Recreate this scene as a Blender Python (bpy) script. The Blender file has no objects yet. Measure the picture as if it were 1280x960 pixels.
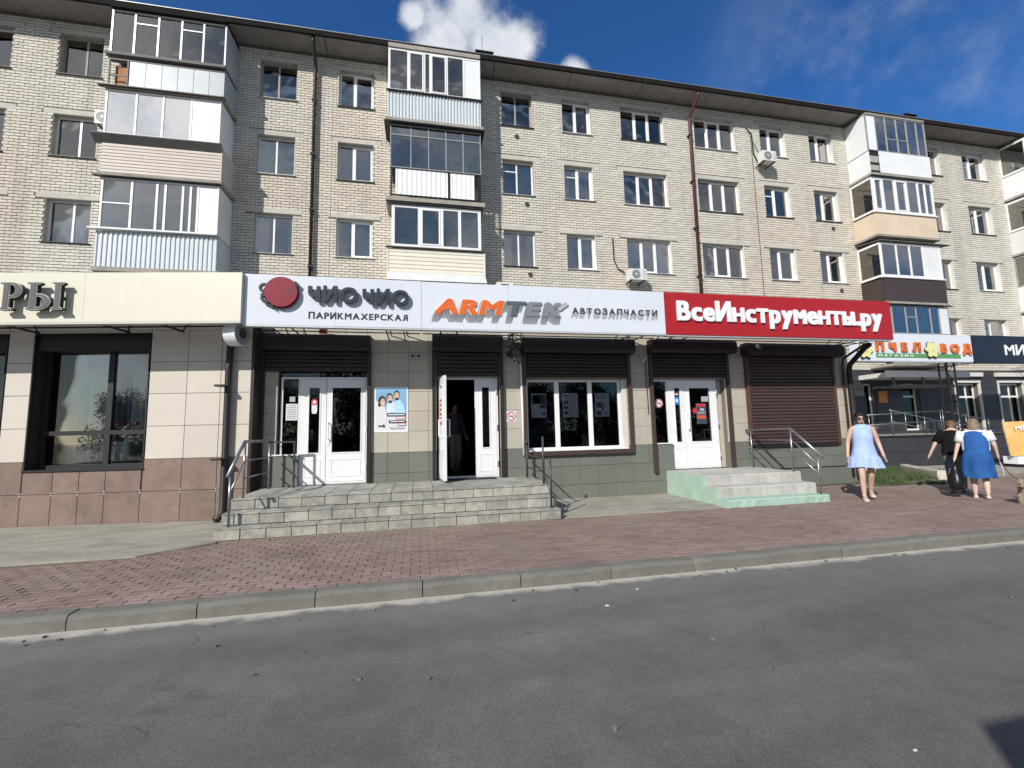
import bpy, bmesh, math, random
from mathutils import Vector, Matrix
random.seed(7)
S = bpy.context.scene
C = S.collection
PI = math.pi
rad = math.radians

# ---------------------------------------------------------------- camera
EYE = 1.57
cam_d = bpy.data.cameras.new('camera')
cam = bpy.data.objects.new('camera', cam_d)
C.objects.link(cam)
S.camera = cam
cam_d.sensor_width = 36.0
cam_d.lens = 36.0 * 560.0 / 1280.0
cam_d.clip_start = 0.05
cam_d.clip_end = 3000
def _cam():
    yaw, pitch, roll = rad(11.64), rad(6.15), rad(-1.35)
    cy, sy, cp, sp = math.cos(yaw), math.sin(yaw), math.cos(pitch), math.sin(pitch)
    f = Vector((sy * cp, cy * cp, sp)); r = Vector((cy, -sy, 0)); u = r.cross(f)
    cr, sr = math.cos(roll), math.sin(roll)
    r2 = r * cr + u * sr; u2 = u * cr - r * sr
    m = Matrix((r2, u2, -f)).transposed().to_4x4()
    m.translation = Vector((0, 0, EYE))
    cam.matrix_world = m
_cam()

# ---------------------------------------------------------------- light
SUN_TO = Vector((-0.90, -1.0, 0.86)).normalized()       # direction towards the sun
sun_d = bpy.data.lights.new('sun', 'SUN')
sun = bpy.data.objects.new('sun', sun_d); C.objects.link(sun)
sun_d.energy = 4.9
sun_d.angle = rad(0.53)
sun_d.color = (1.0, 0.955, 0.885)
sun.rotation_euler = SUN_TO.to_track_quat('Z', 'Y').to_euler()
sun.location = SUN_TO * 60
SUN_EL = math.asin(SUN_TO.z)
SUN_AZ = math.atan2(SUN_TO.x, SUN_TO.y)

S.view_settings.view_transform = 'Standard'
S.view_settings.look = 'None'
S.view_settings.exposure = 0.0
S.view_settings.gamma = 1.0
S.render.engine = 'CYCLES'

W = bpy.data.worlds.new('World'); S.world = W; W.use_nodes = True
def build_world():
    nt = W.node_tree; N = nt.nodes; L = nt.links
    bg = N['Background']; bg.inputs['Strength'].default_value = 1.0
    sky = N.new('ShaderNodeTexSky'); sky.sky_type = 'NISHITA'; sky.sun_disc = False
    sky.sun_elevation = SUN_EL; sky.sun_rotation = SUN_AZ
    sky.altitude = 200; sky.air_density = 1.0; sky.dust_density = 0.1; sky.ozone_density = 4.5
    tc = N.new('ShaderNodeTexCoord')
    # deep blue away from the sun, paler and whiter towards it
    dt = N.new('ShaderNodeVectorMath'); dt.operation = 'DOT_PRODUCT'; dt.inputs[1].default_value = SUN_TO
    L.new(tc.outputs['Generated'], dt.inputs[0])
    gl = N.new('ShaderNodeMapRange'); gl.interpolation_type = 'SMOOTHSTEP'; gl.inputs['From Min'].default_value = -0.1; gl.inputs['From Max'].default_value = 0.95
    L.new(dt.outputs['Value'], gl.inputs['Value'])
    tn = N.new('ShaderNodeMix'); tn.data_type = 'RGBA'
    tn.inputs[6].default_value = (0.040, 0.087, 0.132, 1); tn.inputs[7].default_value = (0.092, 0.088, 0.078, 1)
    L.new(gl.outputs[0], tn.inputs[0])
    mul = N.new('ShaderNodeVectorMath'); mul.operation = 'MULTIPLY'
    L.new(sky.outputs[0], mul.inputs[0]); L.new(tn.outputs[2], mul.inputs[1])
    def math_(op, a, b=None, c=None, clamp=False):
        n = N.new('ShaderNodeMath'); n.operation = op; n.use_clamp = clamp
        for i, v in enumerate((a, b, c)):
            if v is None: continue
            if isinstance(v, (int, float)): n.inputs[i].default_value = v
            else: L.new(v, n.inputs[i])
        return n.outputs[0]
    def noise(scale, detail, rough, vec=None, w=0.0):
        n = N.new('ShaderNodeTexNoise'); n.noise_dimensions = '4D'
        n.inputs['Scale'].default_value = scale; n.inputs['Detail'].default_value = detail
        n.inputs['Roughness'].default_value = rough; n.inputs['W'].default_value = w
        L.new(vec or tc.outputs['Generated'], n.inputs['Vector'])
        return n.outputs['Fac']
    def smooth(v, a, b):
        n = N.new('ShaderNodeMapRange'); n.interpolation_type = 'SMOOTHSTEP'
        n.inputs['From Min'].default_value = a; n.inputs['From Max'].default_value = b
        L.new(v, n.inputs['Value']); return n.outputs['Result']
    def lobe(d, size):          # 1 at the cloud's centre, 0 at its edge, below outside
        d = Vector(d).normalized()
        n = N.new('ShaderNodeVectorMath'); n.operation = 'DISTANCE'
        L.new(tc.outputs['Generated'], n.inputs[0]); n.inputs[1].default_value = d
        return math_('SUBTRACT', 1.0, math_('DIVIDE', n.outputs['Value'], size))
    nz = noise(9.0, 9.0, 0.58, w=1.7)
    fine = noise(22.0, 6.0, 0.6, w=4.1)
    CL = [((0.085, 0.693, 0.714), .072), ((0.050, 0.722, 0.690), .075), ((0.115, 0.712, 0.693), .065), ((0.160, 0.715, 0.680), .055),
          ((0.022, 0.735, 0.678), .050), ((0.280, 0.712, 0.645), .034), ((-0.010, 0.707, 0.707), .028)]
    m = None
    for d, s in CL:
        v = math_('ADD', lobe(d, s), math_('MULTIPLY', math_('SUBTRACT', nz, 0.5), 2.1))
        m = v if m is None else math_('MAXIMUM', m, v)
    cum = smooth(m, 0.02, 0.75)
    # thin wisps to the right
    wz = noise(5.0, 7.0, 0.62, w=9.3)
    wis = None
    for d, s in [((0.66, 0.55, 0.51), .28), ((0.777, 0.437, 0.454), .22)]:
        v = lobe(d, s); wis = v if wis is None else math_('MAXIMUM', wis, v)
    wis = math_('MULTIPLY', math_('MULTIPLY', smooth(wis, 0.0, 0.8), smooth(wz, 0.42, 0.75)), 0.34)
    # broken cloud over the half of the sky behind the camera
    sep = N.new('ShaderNodeSeparateXYZ'); L.new(tc.outputs['Generated'], sep.inputs[0])
    back = smooth(math_('MULTIPLY', sep.outputs['Y'], -1.0), -0.15, 0.45)
    bz = noise(3.1, 9.0, 0.55, w=2.2)
    back = math_('MULTIPLY', math_('MULTIPLY', back, smooth(bz, 0.40, 0.58)), 0.75)
    # bright bank of cloud around the sun, seen in the panes of the left balconies
    bank = math_('ADD', lobe((-0.44, -0.75, 0.48), .34), math_('MULTIPLY', math_('SUBTRACT', bz, 0.5), 1.8))
    back = math_('MAXIMUM', back, math_('MULTIPLY', smooth(bank, 0.05, 0.6), 0.9))
    cov = math_('MAXIMUM', math_('MAXIMUM', cum, wis), back, clamp=True)
    shade = smooth(math_('ADD', nz, math_('MULTIPLY', fine, 0.5)), 0.5, 1.0)
    cr = N.new('ShaderNodeMix'); cr.data_type = 'RGBA'
    cr.inputs[6].default_value = (0.54, 0.60, 0.71, 1); cr.inputs[7].default_value = (0.84, 0.86, 0.90, 1)
    L.new(shade, cr.inputs[0])
    mx = N.new('ShaderNodeMix'); mx.data_type = 'RGBA'
    L.new(cov, mx.inputs[0]); L.new(mul.outputs[0], mx.inputs[6]); L.new(cr.outputs[2], mx.inputs[7])
    L.new(mx.outputs[2], bg.inputs['Color'])
build_world()

# ---------------------------------------------------------------- materials
MAT = {}
def mat(name, col, rough=0.7, var=0.12, scale=3.0, metal=0.0, bump=0.0, bscale=60.0, spec=0.4, dirt=None, dscale=0.7, damt=0.5,
        island=0.0, objvar=0.0, vec=(1, 1, 1), detail=5.0, tint=None):
    """procedural Principled: colour broken by two noises, optional stains, per-piece variation and fine relief"""
    if name in MAT: return MAT[name]
    m = bpy.data.materials.new(name); m.use_nodes = True
    nt = m.node_tree; N = nt.nodes; L = nt.links
    b = N['Principled BSDF']
    b.inputs['Roughness'].default_value = rough; b.inputs['Metallic'].default_value = metal
    b.inputs['Specular IOR Level'].default_value = spec
    g = N.new('ShaderNodeNewGeometry')
    mp = N.new('ShaderNodeVectorMath'); mp.operation = 'MULTIPLY'; mp.inputs[1].default_value = vec
    L.new(g.outputs['Position'], mp.inputs[0])
    def noise(s, d=5.0, w=0.0):
        n = N.new('ShaderNodeTexNoise'); n.noise_dimensions = '4D'; n.inputs['Scale'].default_value = s
        n.inputs['Detail'].default_value = d; n.inputs['W'].default_value = w; n.inputs['Roughness'].default_value = 0.6
        L.new(mp.outputs[0], n.inputs['Vector']); return n.outputs['Fac']
    def mrange(v, a, c, d, e):
        n = N.new('ShaderNodeMapRange'); L.new(v, n.inputs['Value'])
        for i, x in zip(('From Min', 'From Max', 'To Min', 'To Max'), (a, c, d, e)): n.inputs[i].default_value = x
        return n.outputs['Result']
    def mul(a, c):
        n = N.new('ShaderNodeMath'); n.operation = 'MULTIPLY'; L.new(a, n.inputs[0])
        if isinstance(c, float): n.inputs[1].default_value = c
        else: L.new(c, n.inputs[1])
        return n.outputs[0]
    f = mrange(noise(scale, detail, 0.3), 0.3, 0.7, 1 - var, 1 + var)
    f = mul(f, mrange(noise(scale * 7.3, 3.0, 2.1), 0.3, 0.7, 1 - var * .6, 1 + var * .6))
    if island: f = mul(f, mrange(g.outputs['Random Per Island'], 0, 1, 1 - island, 1 + island))
    if objvar:
        oi = N.new('ShaderNodeObjectInfo'); f = mul(f, mrange(oi.outputs['Random'], 0, 1, 1 - objvar, 1 + objvar))
    sc = N.new('ShaderNodeVectorMath'); sc.operation = 'SCALE'; sc.inputs[0].default_value = col[:3]
    L.new(f, sc.inputs['Scale'])
    out = sc.outputs[0]
    def mixc(fac, a, colr):
        n = N.new('ShaderNodeMix'); n.data_type = 'RGBA'; L.new(fac, n.inputs[0]); L.new(a, n.inputs[6])
        n.inputs[7].default_value = (*colr, 1); return n.outputs[2]
    if tint: out = mixc(mrange(noise(scale * .45, 3.0, 8.0), .45, .7, 0, .7), out, tint)
    if dirt: out = mixc(mrange(noise(dscale, 8.0, 5.0), .5, .75, 0, damt), out, dirt)
    L.new(out, b.inputs['Base Color'])
    if bump:
        bn = N.new('ShaderNodeBump'); bn.inputs['Strength'].default_value = bump; bn.inputs['Distance'].default_value = 0.01
        L.new(noise(bscale, 4.0, 1.0), bn.inputs['Height']); L.new(bn.outputs[0], b.inputs['Normal'])
    MAT[name] = m
    return m

def glass(name, tint, k=2.0, rough=0.0, wav=.12):
    m = bpy.data.materials.new(name); m.use_nodes = True
    nt = m.node_tree; N = nt.nodes; L = nt.links
    N.remove(N['Principled BSDF'])
    t = N.new('ShaderNodeBsdfTransparent'); t.inputs[0].default_value = (*tint, 1)
    g = N.new('ShaderNodeBsdfGlossy'); g.inputs['Roughness'].default_value = rough; g.inputs[0].default_value = (1, .96, .90, 1)
    fr = N.new('ShaderNodeFresnel'); fr.inputs[0].default_value = 1.5
    geo = N.new('ShaderNodeNewGeometry')
    nz = N.new('ShaderNodeTexNoise'); nz.inputs['Scale'].default_value = 0.8; L.new(geo.outputs['Position'], nz.inputs['Vector'])
    bp = N.new('ShaderNodeBump'); bp.inputs['Strength'].default_value = wav; bp.inputs['Distance'].default_value = 0.05
    L.new(nz.outputs[0], bp.inputs['Height']); L.new(bp.outputs[0], g.inputs['Normal'])
    mu = N.new('ShaderNodeMath'); mu.operation = 'MULTIPLY'; mu.inputs[1].default_value = k; mu.use_clamp = True
    L.new(fr.outputs[0], mu.inputs[0])
    mx = N.new('ShaderNodeMixShader'); L.new(mu.outputs[0], mx.inputs[0]); L.new(t.outputs[0], mx.inputs[1]); L.new(g.outputs[0], mx.inputs[2])
    L.new(mx.outputs[0], N['Material Output'].inputs[0])
    MAT[name] = m
    return m

def brick_mat():
    """silicate brick: every brick its own tone, found from the course and the place in it"""
    m = mat('silicate_brick', (.63, .603, .54), rough=.9, var=.06, scale=5, bump=.5, bscale=90, dirt=(.50, .48, .435), dscale=.5, damt=.35, tint=(.60, .575, .52))
    nt = m.node_tree; N = nt.nodes; L = nt.links
    b = N['Principled BSDF']
    g = N.new('ShaderNodeNewGeometry'); sp = N.new('ShaderNodeSeparateXYZ'); L.new(g.outputs['Position'], sp.inputs[0])
    def mt(op, a, c):
        n = N.new('ShaderNodeMath'); n.operation = op
        for i, v in enumerate((a, c)):
            if isinstance(v, float): n.inputs[i].default_value = v
            else: L.new(v, n.inputs[i])
        return n.outputs[0]
    row = mt('FLOOR', mt('DIVIDE', mt('SUBTRACT', sp.outputs['Z'], BZ0), BH), 0.0)
    odd = mt('MULTIPLY', mt('MODULO', row, 2.0), BL / 2)
    colm = mt('FLOOR', mt('DIVIDE', mt('ADD', mt('ADD', sp.outputs['X'], 60.0 * BL), odd), BL), 0.0)
    cb = N.new('ShaderNodeCombineXYZ'); L.new(colm, cb.inputs[0]); L.new(row, cb.inputs[1])
    wn = N.new('ShaderNodeTexWhiteNoise'); wn.noise_dimensions = '3D'; L.new(cb.outputs[0], wn.inputs['Vector'])
    mr = N.new('ShaderNodeMapRange'); mr.inputs['To Min'].default_value = .92; mr.inputs['To Max'].default_value = 1.08
    L.new(wn.outputs['Value'], mr.inputs['Value'])
    old = b.inputs['Base Color'].links[0].from_socket
    sc = N.new('ShaderNodeVectorMath'); sc.operation = 'SCALE'; L.new(old, sc.inputs[0]); L.new(mr.outputs[0], sc.inputs['Scale'])
    ms = N.new('ShaderNodeVectorMath'); ms.operation = 'MULTIPLY'; ms.inputs[1].default_value = (2.6, 1, .16); L.new(g.outputs['Position'], ms.inputs[0])
    ns = N.new('ShaderNodeTexNoise'); ns.inputs['Scale'].default_value = 1.0; ns.inputs['Detail'].default_value = 6; ns.inputs['Roughness'].default_value = .65; L.new(ms.outputs[0], ns.inputs['Vector'])
    rs_ = N.new('ShaderNodeMapRange'); rs_.inputs['From Min'].default_value = .52; rs_.inputs['From Max'].default_value = .75; rs_.inputs['To Min'].default_value = 1.0; rs_.inputs['To Max'].default_value = .80; L.new(ns.outputs[0], rs_.inputs['Value'])
    sk = N.new('ShaderNodeVectorMath'); sk.operation = 'SCALE'; L.new(sc.outputs[0], sk.inputs[0]); L.new(rs_.outputs[0], sk.inputs['Scale']); sc = sk
    # warmer patches: large areas of pinkish-buff brick towards the middle, greyer to the sides
    n2 = N.new('ShaderNodeTexNoise'); n2.inputs['Scale'].default_value = .22; n2.inputs['Detail'].default_value = 4; L.new(g.outputs['Position'], n2.inputs['Vector'])
    m2 = N.new('ShaderNodeMapRange'); m2.inputs['From Min'].default_value = .4; m2.inputs['From Max'].default_value = .62; L.new(n2.outputs[0], m2.inputs['Value'])
    tm = N.new('ShaderNodeMix'); tm.data_type = 'RGBA'; tm.blend_type = 'MULTIPLY'; tm.inputs[7].default_value = (1.0, .95, .90, 1)
    L.new(m2.outputs[0], tm.inputs[0]); L.new(sc.outputs[0], tm.inputs[6]); L.new(tm.outputs[2], b.inputs['Base Color'])
    return m
BH, BL, BZ0 = 0.098, 0.262, 4.02        # brick course, brick length with joint, first course

M_brick = brick_mat()
M_mortar = mat('mortar', (.14, .13, .115), .95, var=.2, scale=8)
M_lintel = mat('lintel_concrete', (.50, .475, .42), .9, var=.1, scale=4, bump=.3, dirt=(.3, .29, .27), damt=.5)
M_conc = mat('concrete', (.33, .31, .268), .92, var=.2, scale=2.2, bump=.8, bscale=35, dirt=(.19, .18, .16), damt=.8, dscale=1.6, vec=(1, 2.2, 1))
M_conc_dk = mat('dark_concrete', (.18, .175, .165), .9, var=.15, scale=3)
M_soffit = mat('soffit_slab', (.27, .255, .235), .9, var=.12, scale=2, dirt=(.15, .14, .13), damt=.6)
M_roofdk = mat('roof_edge', (.016, .014, .014), .9, var=.2, spec=.1)
M_roofmetal = mat('roof_metal', (.30, .31, .32), .45, metal=.6, var=.1)
M_white = mat('white_pvc', (.78, .79, .80), .35, var=.03, scale=2, dirt=(.58, .57, .54), damt=.3)
M_whitep = mat('white_panel', (.76, .78, .80), .4, var=.04, scale=1.4, dirt=(.55, .55, .53), damt=.4)
M_offwhite = mat('plaster_white', (.62, .61, .58), .85, var=.07, scale=3, dirt=(.42, .41, .38), damt=.5)
M_plaster = mat('plaster_grey', (.36, .35, .32), .9, var=.12, scale=3)
M_corr = mat('corrugated_sheet', (.56, .61, .645), .4, var=.04, scale=1.5, dirt=(.42, .46, .48), damt=.35)
M_galv = mat('galvanised_sheet', (.36, .40, .43), .45, metal=.1, var=.08, scale=3, dirt=(.28, .29, .30), damt=.5, objvar=.07)
M_siding = mat('beige_siding', (.52, .46, .41), .55, var=.05, scale=3, objvar=.04)
M_siding2 = mat('cream_siding', (.70, .66, .56), .55, var=.05, scale=3, objvar=.04)
M_sidingw = mat('white_siding', (.66, .67, .67), .55, var=.05, scale=3, objvar=.04)
M_peach = mat('peach_panel', (.66, .54, .41), .6, var=.08, scale=2, dirt=(.45, .35, .27), damt=.5)
M_brownp = mat('brown_profile_sheet', (.055, .038, .036), .5, var=.08, scale=2)
M_frame_al = mat('aluminium_frame', (.62, .64, .66), .35, metal=.3, var=.05)
M_frame_gr = mat('grey_painted_frame', (.30, .30, .31), .5, var=.1)
M_dkframe = mat('dark_steel', (.020, .0195, .021), .5, var=.15)
M_sill = mat('tin_sill', (.48, .48, .47), .45, metal=.3, var=.1)
M_silldk = mat('dark_tin_sill', (.06, .05, .045), .5, var=.1)
M_pipe = mat('brown_pipe', (.075, .030, .024), .45, var=.12)
M_pipedk = mat('black_brown_pipe', (.028, .022, .02), .45, var=.12)
M_shut = mat('brown_shutter', (.062, .038, .034), .5, var=.07, scale=2, objvar=.05)
M_shutbox = mat('brown_shutter_box', (.026, .019, .019), .5, var=.08)
M_beige = mat('beige_wall_tile', (.43, .405, .335), .6, var=.05, scale=2.5, objvar=.05, dirt=(.33, .31, .26), damt=.3)
M_green = mat('grey_green_tile', (.150, .163, .138), .5, var=.05, scale=2.5, objvar=.05, dirt=(.16, .17, .145), damt=.4)
M_grout = mat('grout', (.17, .16, .14), .95, var=.1)
M_cream_t = mat('porcelain_tile', (.56, .515, .455), .45, var=.03, scale=2, objvar=.025, dirt=(.46, .43, .38), damt=.25)
M_granite = mat('brown_granite_tile', (.20, .142, .117), .5, var=.22, scale=4, objvar=.07, detail=8, tint=(.24, .175, .145))
M_dktile = mat('anthracite_tile', (.036, .037, .044), .45, var=.08, scale=2.5, objvar=.08, dirt=(.075, .075, .08), damt=.5)
M_in = mat('interior_wall', (.42, .40, .37), .9, var=.05)
M_indk = mat('dark_interior', (.035, .035, .04), .9, var=.05)
M_curtain = mat('sheer_curtain', (.78, .76, .73), .9, var=.05)
M_curtain2 = mat('patterned_curtain', (.46, .33, .33), .9, var=.45, scale=7)
M_curtain3 = mat('blue_curtain', (.22, .27, .38), .9, var=.2, scale=6)
M_steel = mat('handrail_steel', (.30, .31, .32), .32, metal=.75, var=.1)
M_steeldk = mat('painted_handrail', (.07, .07, .075), .4, metal=.3, var=.15)
M_steptile = mat('step_tile', (.34, .33, .295), .85, var=.28, scale=7, objvar=.17, bump=.3, dirt=(.19, .185, .17), damt=.8, dscale=2.6)
M_mint = mat('mint_paint', (.345, .50, .415), .8, var=.1, scale=4, bump=.5, bscale=30, dirt=(.43, .43, .39), damt=.85, dscale=2.5)
M_stepconc = mat('step_concrete', (.46, .45, .42), .9, var=.12, scale=4, bump=.4, dirt=(.27, .26, .25), damt=.6, dscale=2.6)
M_black = mat('black_plastic', (.018, .018, .02), .5, var=.1)
M_signwhite = mat('white_sign_face', (.66, .70, .775), .35, var=.025, scale=1, dirt=(.58, .61, .66), damt=.3)
M_signcream = mat('cream_sign_face', (.645, .62, .51), .4, var=.03, scale=1, dirt=(.58, .55, .46), damt=.3)
M_signred = mat('red_sign_face', (.38, .013, .018), .4, var=.04, scale=1)
M_signdark = mat('navy_sign_face', (.012, .014, .024), .35, var=.05)
M_ink = mat('sign_ink', (.022, .028, .042), .5, var=.05)
M_slate = mat('slate_letter', (.026, .036, .046), .4, var=.05)
M_crimson = mat('crimson_disc', (.24, .014, .03), .4, var=.05)
M_crimson_dk = mat('dark_crimson', (.16, .025, .03), .45, var=.05)
M_orange = mat('orange_letter', (.70, .135, .022), .4, var=.04)
M_greyshade = mat('grey_print', (.24, .255, .27), .5, var=.05)
M_greyshade2 = mat('light_grey_print', (.40, .42, .44), .5, var=.05)
M_steelblue = mat('slate_blue_print', (.085, .11, .145), .5, var=.05)
M_letterw = mat('white_letter', (.80, .82, .85), .35, var=.02)
M_letterg = mat('grey_letter', (.085, .088, .085), .45, var=.05)
M_trimg = mat('letter_trim', (.55, .55, .52), .4, var=.04)
M_greenpr = mat('green_strip', (.10, .30, .10), .5, var=.05)
M_yellow = mat('pale_yellow_flower', (.72, .70, .32), .5, var=.08)
M_paper = mat('paper', (.66, .69, .72), .8, var=.04)
M_blueprint = mat('blue_print', (.22, .42, .62), .6, var=.2, scale=9)
M_dkprint = mat('dark_print', (.05, .06, .08), .6, var=.3, scale=14)
M_redprint = mat('red_print', (.55, .03, .05), .6, var=.1)
M_skinp = mat('printed_skin', (.60, .40, .32), .6, var=.06)
M_shirtp = mat('printed_shirt', (.62, .72, .80), .6, var=.06)
M_hairp = mat('printed_hair', (.05, .035, .03), .6, var=.1)
M_ac = mat('ac_casing', (.66, .66, .63), .45, var=.05, dirt=(.5, .49, .46), damt=.3)
M_acgrille = mat('ac_grille', (.13, .13, .13), .5, var=.1)
M_cable = mat('black_cable', (.02, .02, .02), .6, var=.1)
M_sand = mat('joint_sand', (.165, .125, .11), .95, var=.2, scale=9)
M_paver = mat('red_paver', (.238, .170, .152), .85, var=.16, scale=1.3, island=.13, objvar=.13, bump=.35, bscale=70, dirt=(.262, .208, .186), damt=.8, dscale=.8)
M_paverfar = mat('red_paving', (.228, .158, .138), .9, var=.14, scale=2, bump=.3, dirt=(.28, .23, .21), damt=.6)
M_kerb = mat('kerb_concrete', (.172, .168, .148), .9, var=.14, scale=2.5, objvar=.07, bump=.5, bscale=55, dirt=(.13, .127, .115), damt=.7, dscale=1.8)
M_grass = mat('grass_blade', (.068, .098, .036), .8, var=.3, scale=4, island=.4)
M_dry = mat('dry_soil', (.20, .165, .125), .95, var=.2, scale=5)
M_leaf = mat('leaf', (.045, .085, .025), .8, var=.3, scale=1.5, island=.4)
M_bark = mat('bark', (.10, .075, .055), .9, var=.25, scale=6)
M_glass = glass('window_glass', (.87, .89, .90), 4.6, wav=.35)
M_glassb = glass('balcony_glass', (.74, .77, .79), 5.0, wav=.3)
M_glassm = glass('mirror_film_glass', (.5, .54, .56), 24.0, wav=.25)
M_glassd = glass('shop_glass', (.80, .82, .85), 1.0)
M_glassl = glass('showcase_glass', (.90, .93, .93), 1.9, wav=.05)

def asphalt():
    m = mat('asphalt', (.134, .131, .126), .88, var=.2, scale=.7, bump=.55, bscale=130, dirt=(.145, .14, .132), damt=.7, dscale=.3)
    nt = m.node_tree; N = nt.nodes; L = nt.links; b = N['Principled BSDF']
    old = b.inputs['Base Color'].links[0].from_socket
    g = N.new('ShaderNodeNewGeometry')
    v = N.new('ShaderNodeTexVoronoi'); v.inputs['Scale'].default_value = 120; L.new(g.outputs['Position'], v.inputs['Vector'])
    mr = N.new('ShaderNodeMapRange'); mr.inputs['To Min'].default_value = .82; mr.inputs['To Max'].default_value = 1.18
    sv = N.new('ShaderNodeSeparateColor'); L.new(v.outputs['Color'], sv.inputs[0]); L.new(sv.outputs[0], mr.inputs['Value'])
    sc = N.new('ShaderNodeVectorMath'); sc.operation = 'SCALE'; L.new(old, sc.inputs[0]); L.new(mr.outputs[0], sc.inputs['Scale'])
    # patched and worn strips that follow the traffic
    st = N.new('ShaderNodeTexNoise'); st.inputs['Scale'].default_value = 1.0; st.inputs['Detail'].default_value = 6
    mv = N.new('ShaderNodeVectorMath'); mv.operation = 'MULTIPLY'; mv.inputs[1].default_value = (.10, 1.1, 1); L.new(g.outputs['Position'], mv.inputs[0]); L.new(mv.outputs[0], st.inputs['Vector'])
    m3 = N.new('ShaderNodeMapRange'); m3.inputs['From Min'].default_value = .35; m3.inputs['From Max'].default_value = .65; m3.inputs['To Min'].default_value = .76; m3.inputs['To Max'].default_value = 1.18
    L.new(st.outputs[0], m3.inputs['Value'])
    sc2 = N.new('ShaderNodeVectorMath'); sc2.operation = 'SCALE'; L.new(sc.outputs[0], sc2.inputs[0]); L.new(m3.outputs[0], sc2.inputs['Scale'])
    # dust lying along the kerb
    sp = N.new('ShaderNodeSeparateXYZ'); L.new(g.outputs['Position'], sp.inputs[0])
    nz = N.new('ShaderNodeTexNoise'); nz.inputs['Scale'].default_value = 3.5; nz.inputs['Detail'].default_value = 7; L.new(g.outputs['Position'], nz.inputs['Vector'])
    ad = N.new('ShaderNodeMath'); ad.operation = 'MULTIPLY_ADD'; L.new(nz.outputs[0], ad.inputs[0]); ad.inputs[1].default_value = .30; L.new(sp.outputs['Y'], ad.inputs[2])
    m4 = N.new('ShaderNodeMapRange'); m4.interpolation_type = 'SMOOTHSTEP'; m4.inputs['From Min'].default_value = 4.60; m4.inputs['From Max'].default_value = 4.74; m4.inputs['To Max'].default_value = .9
    L.new(ad.outputs[0], m4.inputs['Value'])
    m5 = N.new('ShaderNodeMapRange'); m5.interpolation_type = 'SMOOTHSTEP'; m5.inputs['From Min'].default_value = 3.1; m5.inputs['From Max'].default_value = 4.9; m5.inputs['To Max'].default_value = .35
    L.new(ad.outputs[0], m5.inputs['Value'])
    mx = N.new('ShaderNodeMix'); mx.data_type = 'RGBA'; L.new(m5.outputs[0], mx.inputs[0]); L.new(sc2.outputs[0], mx.inputs[6]); mx.inputs[7].default_value = (.23, .22, .20, 1)
    mx2 = N.new('ShaderNodeMix'); mx2.data_type = 'RGBA'; L.new(m4.outputs[0], mx2.inputs[0]); L.new(mx.outputs[2], mx2.inputs[6]); mx2.inputs[7].default_value = (.52, .49, .43, 1)
    # hairline cracks and small oil spots
    wv = N.new('ShaderNodeTexNoise'); wv.inputs['Scale'].default_value = 1.3; wv.inputs['Detail'].default_value = 5; L.new(g.outputs['Position'], wv.inputs['Vector'])
    wa = N.new('ShaderNodeVectorMath'); wa.operation = 'MULTIPLY_ADD'; wa.inputs[1].default_value = (.9, .9, 0); L.new(wv.outputs['Color'], wa.inputs[0]); L.new(g.outputs['Position'], wa.inputs[2])
    vo = N.new('ShaderNodeTexVoronoi'); vo.feature = 'DISTANCE_TO_EDGE'; vo.inputs['Scale'].default_value = .42; L.new(wa.outputs[0], vo.inputs['Vector'])
    ck = N.new('ShaderNodeMapRange'); ck.inputs['From Min'].default_value = .0015; ck.inputs['From Max'].default_value = .006; ck.inputs['To Min'].default_value = .35; ck.inputs['To Max'].default_value = 0; L.new(vo.outputs['Distance'], ck.inputs['Value'])
    mk = N.new('ShaderNodeMapRange'); mk.inputs['From Min'].default_value = .48; mk.inputs['From Max'].default_value = .6; L.new(nz.outputs[0], mk.inputs['Value'])
    cm = N.new('ShaderNodeMath'); cm.operation = 'MULTIPLY'; L.new(ck.outputs[0], cm.inputs[0]); L.new(mk.outputs[0], cm.inputs[1])
    os_ = N.new('ShaderNodeTexNoise'); os_.inputs['Scale'].default_value = 2.1; os_.inputs['Detail'].default_value = 3; L.new(g.outputs['Position'], os_.inputs['Vector'])
    om = N.new('ShaderNodeMapRange'); om.inputs['From Min'].default_value = .68; om.inputs['From Max'].default_value = .76; om.inputs['To Max'].default_value = .25; L.new(os_.outputs[0], om.inputs['Value'])
    mxx = N.new('ShaderNodeMath'); mxx.operation = 'MAXIMUM'; L.new(cm.outputs[0], mxx.inputs[0]); L.new(om.outputs[0], mxx.inputs[1])
    mx3 = N.new('ShaderNodeMix'); mx3.data_type = 'RGBA'; L.new(mxx.outputs[0], mx3.inputs[0]); L.new(mx2.outputs[2], mx3.inputs[6]); mx3.inputs[7].default_value = (.045, .044, .042, 1)
    L.new(mx3.outputs[2], b.inputs['Base Color'])
    return m
M_asphalt = asphalt()

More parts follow.
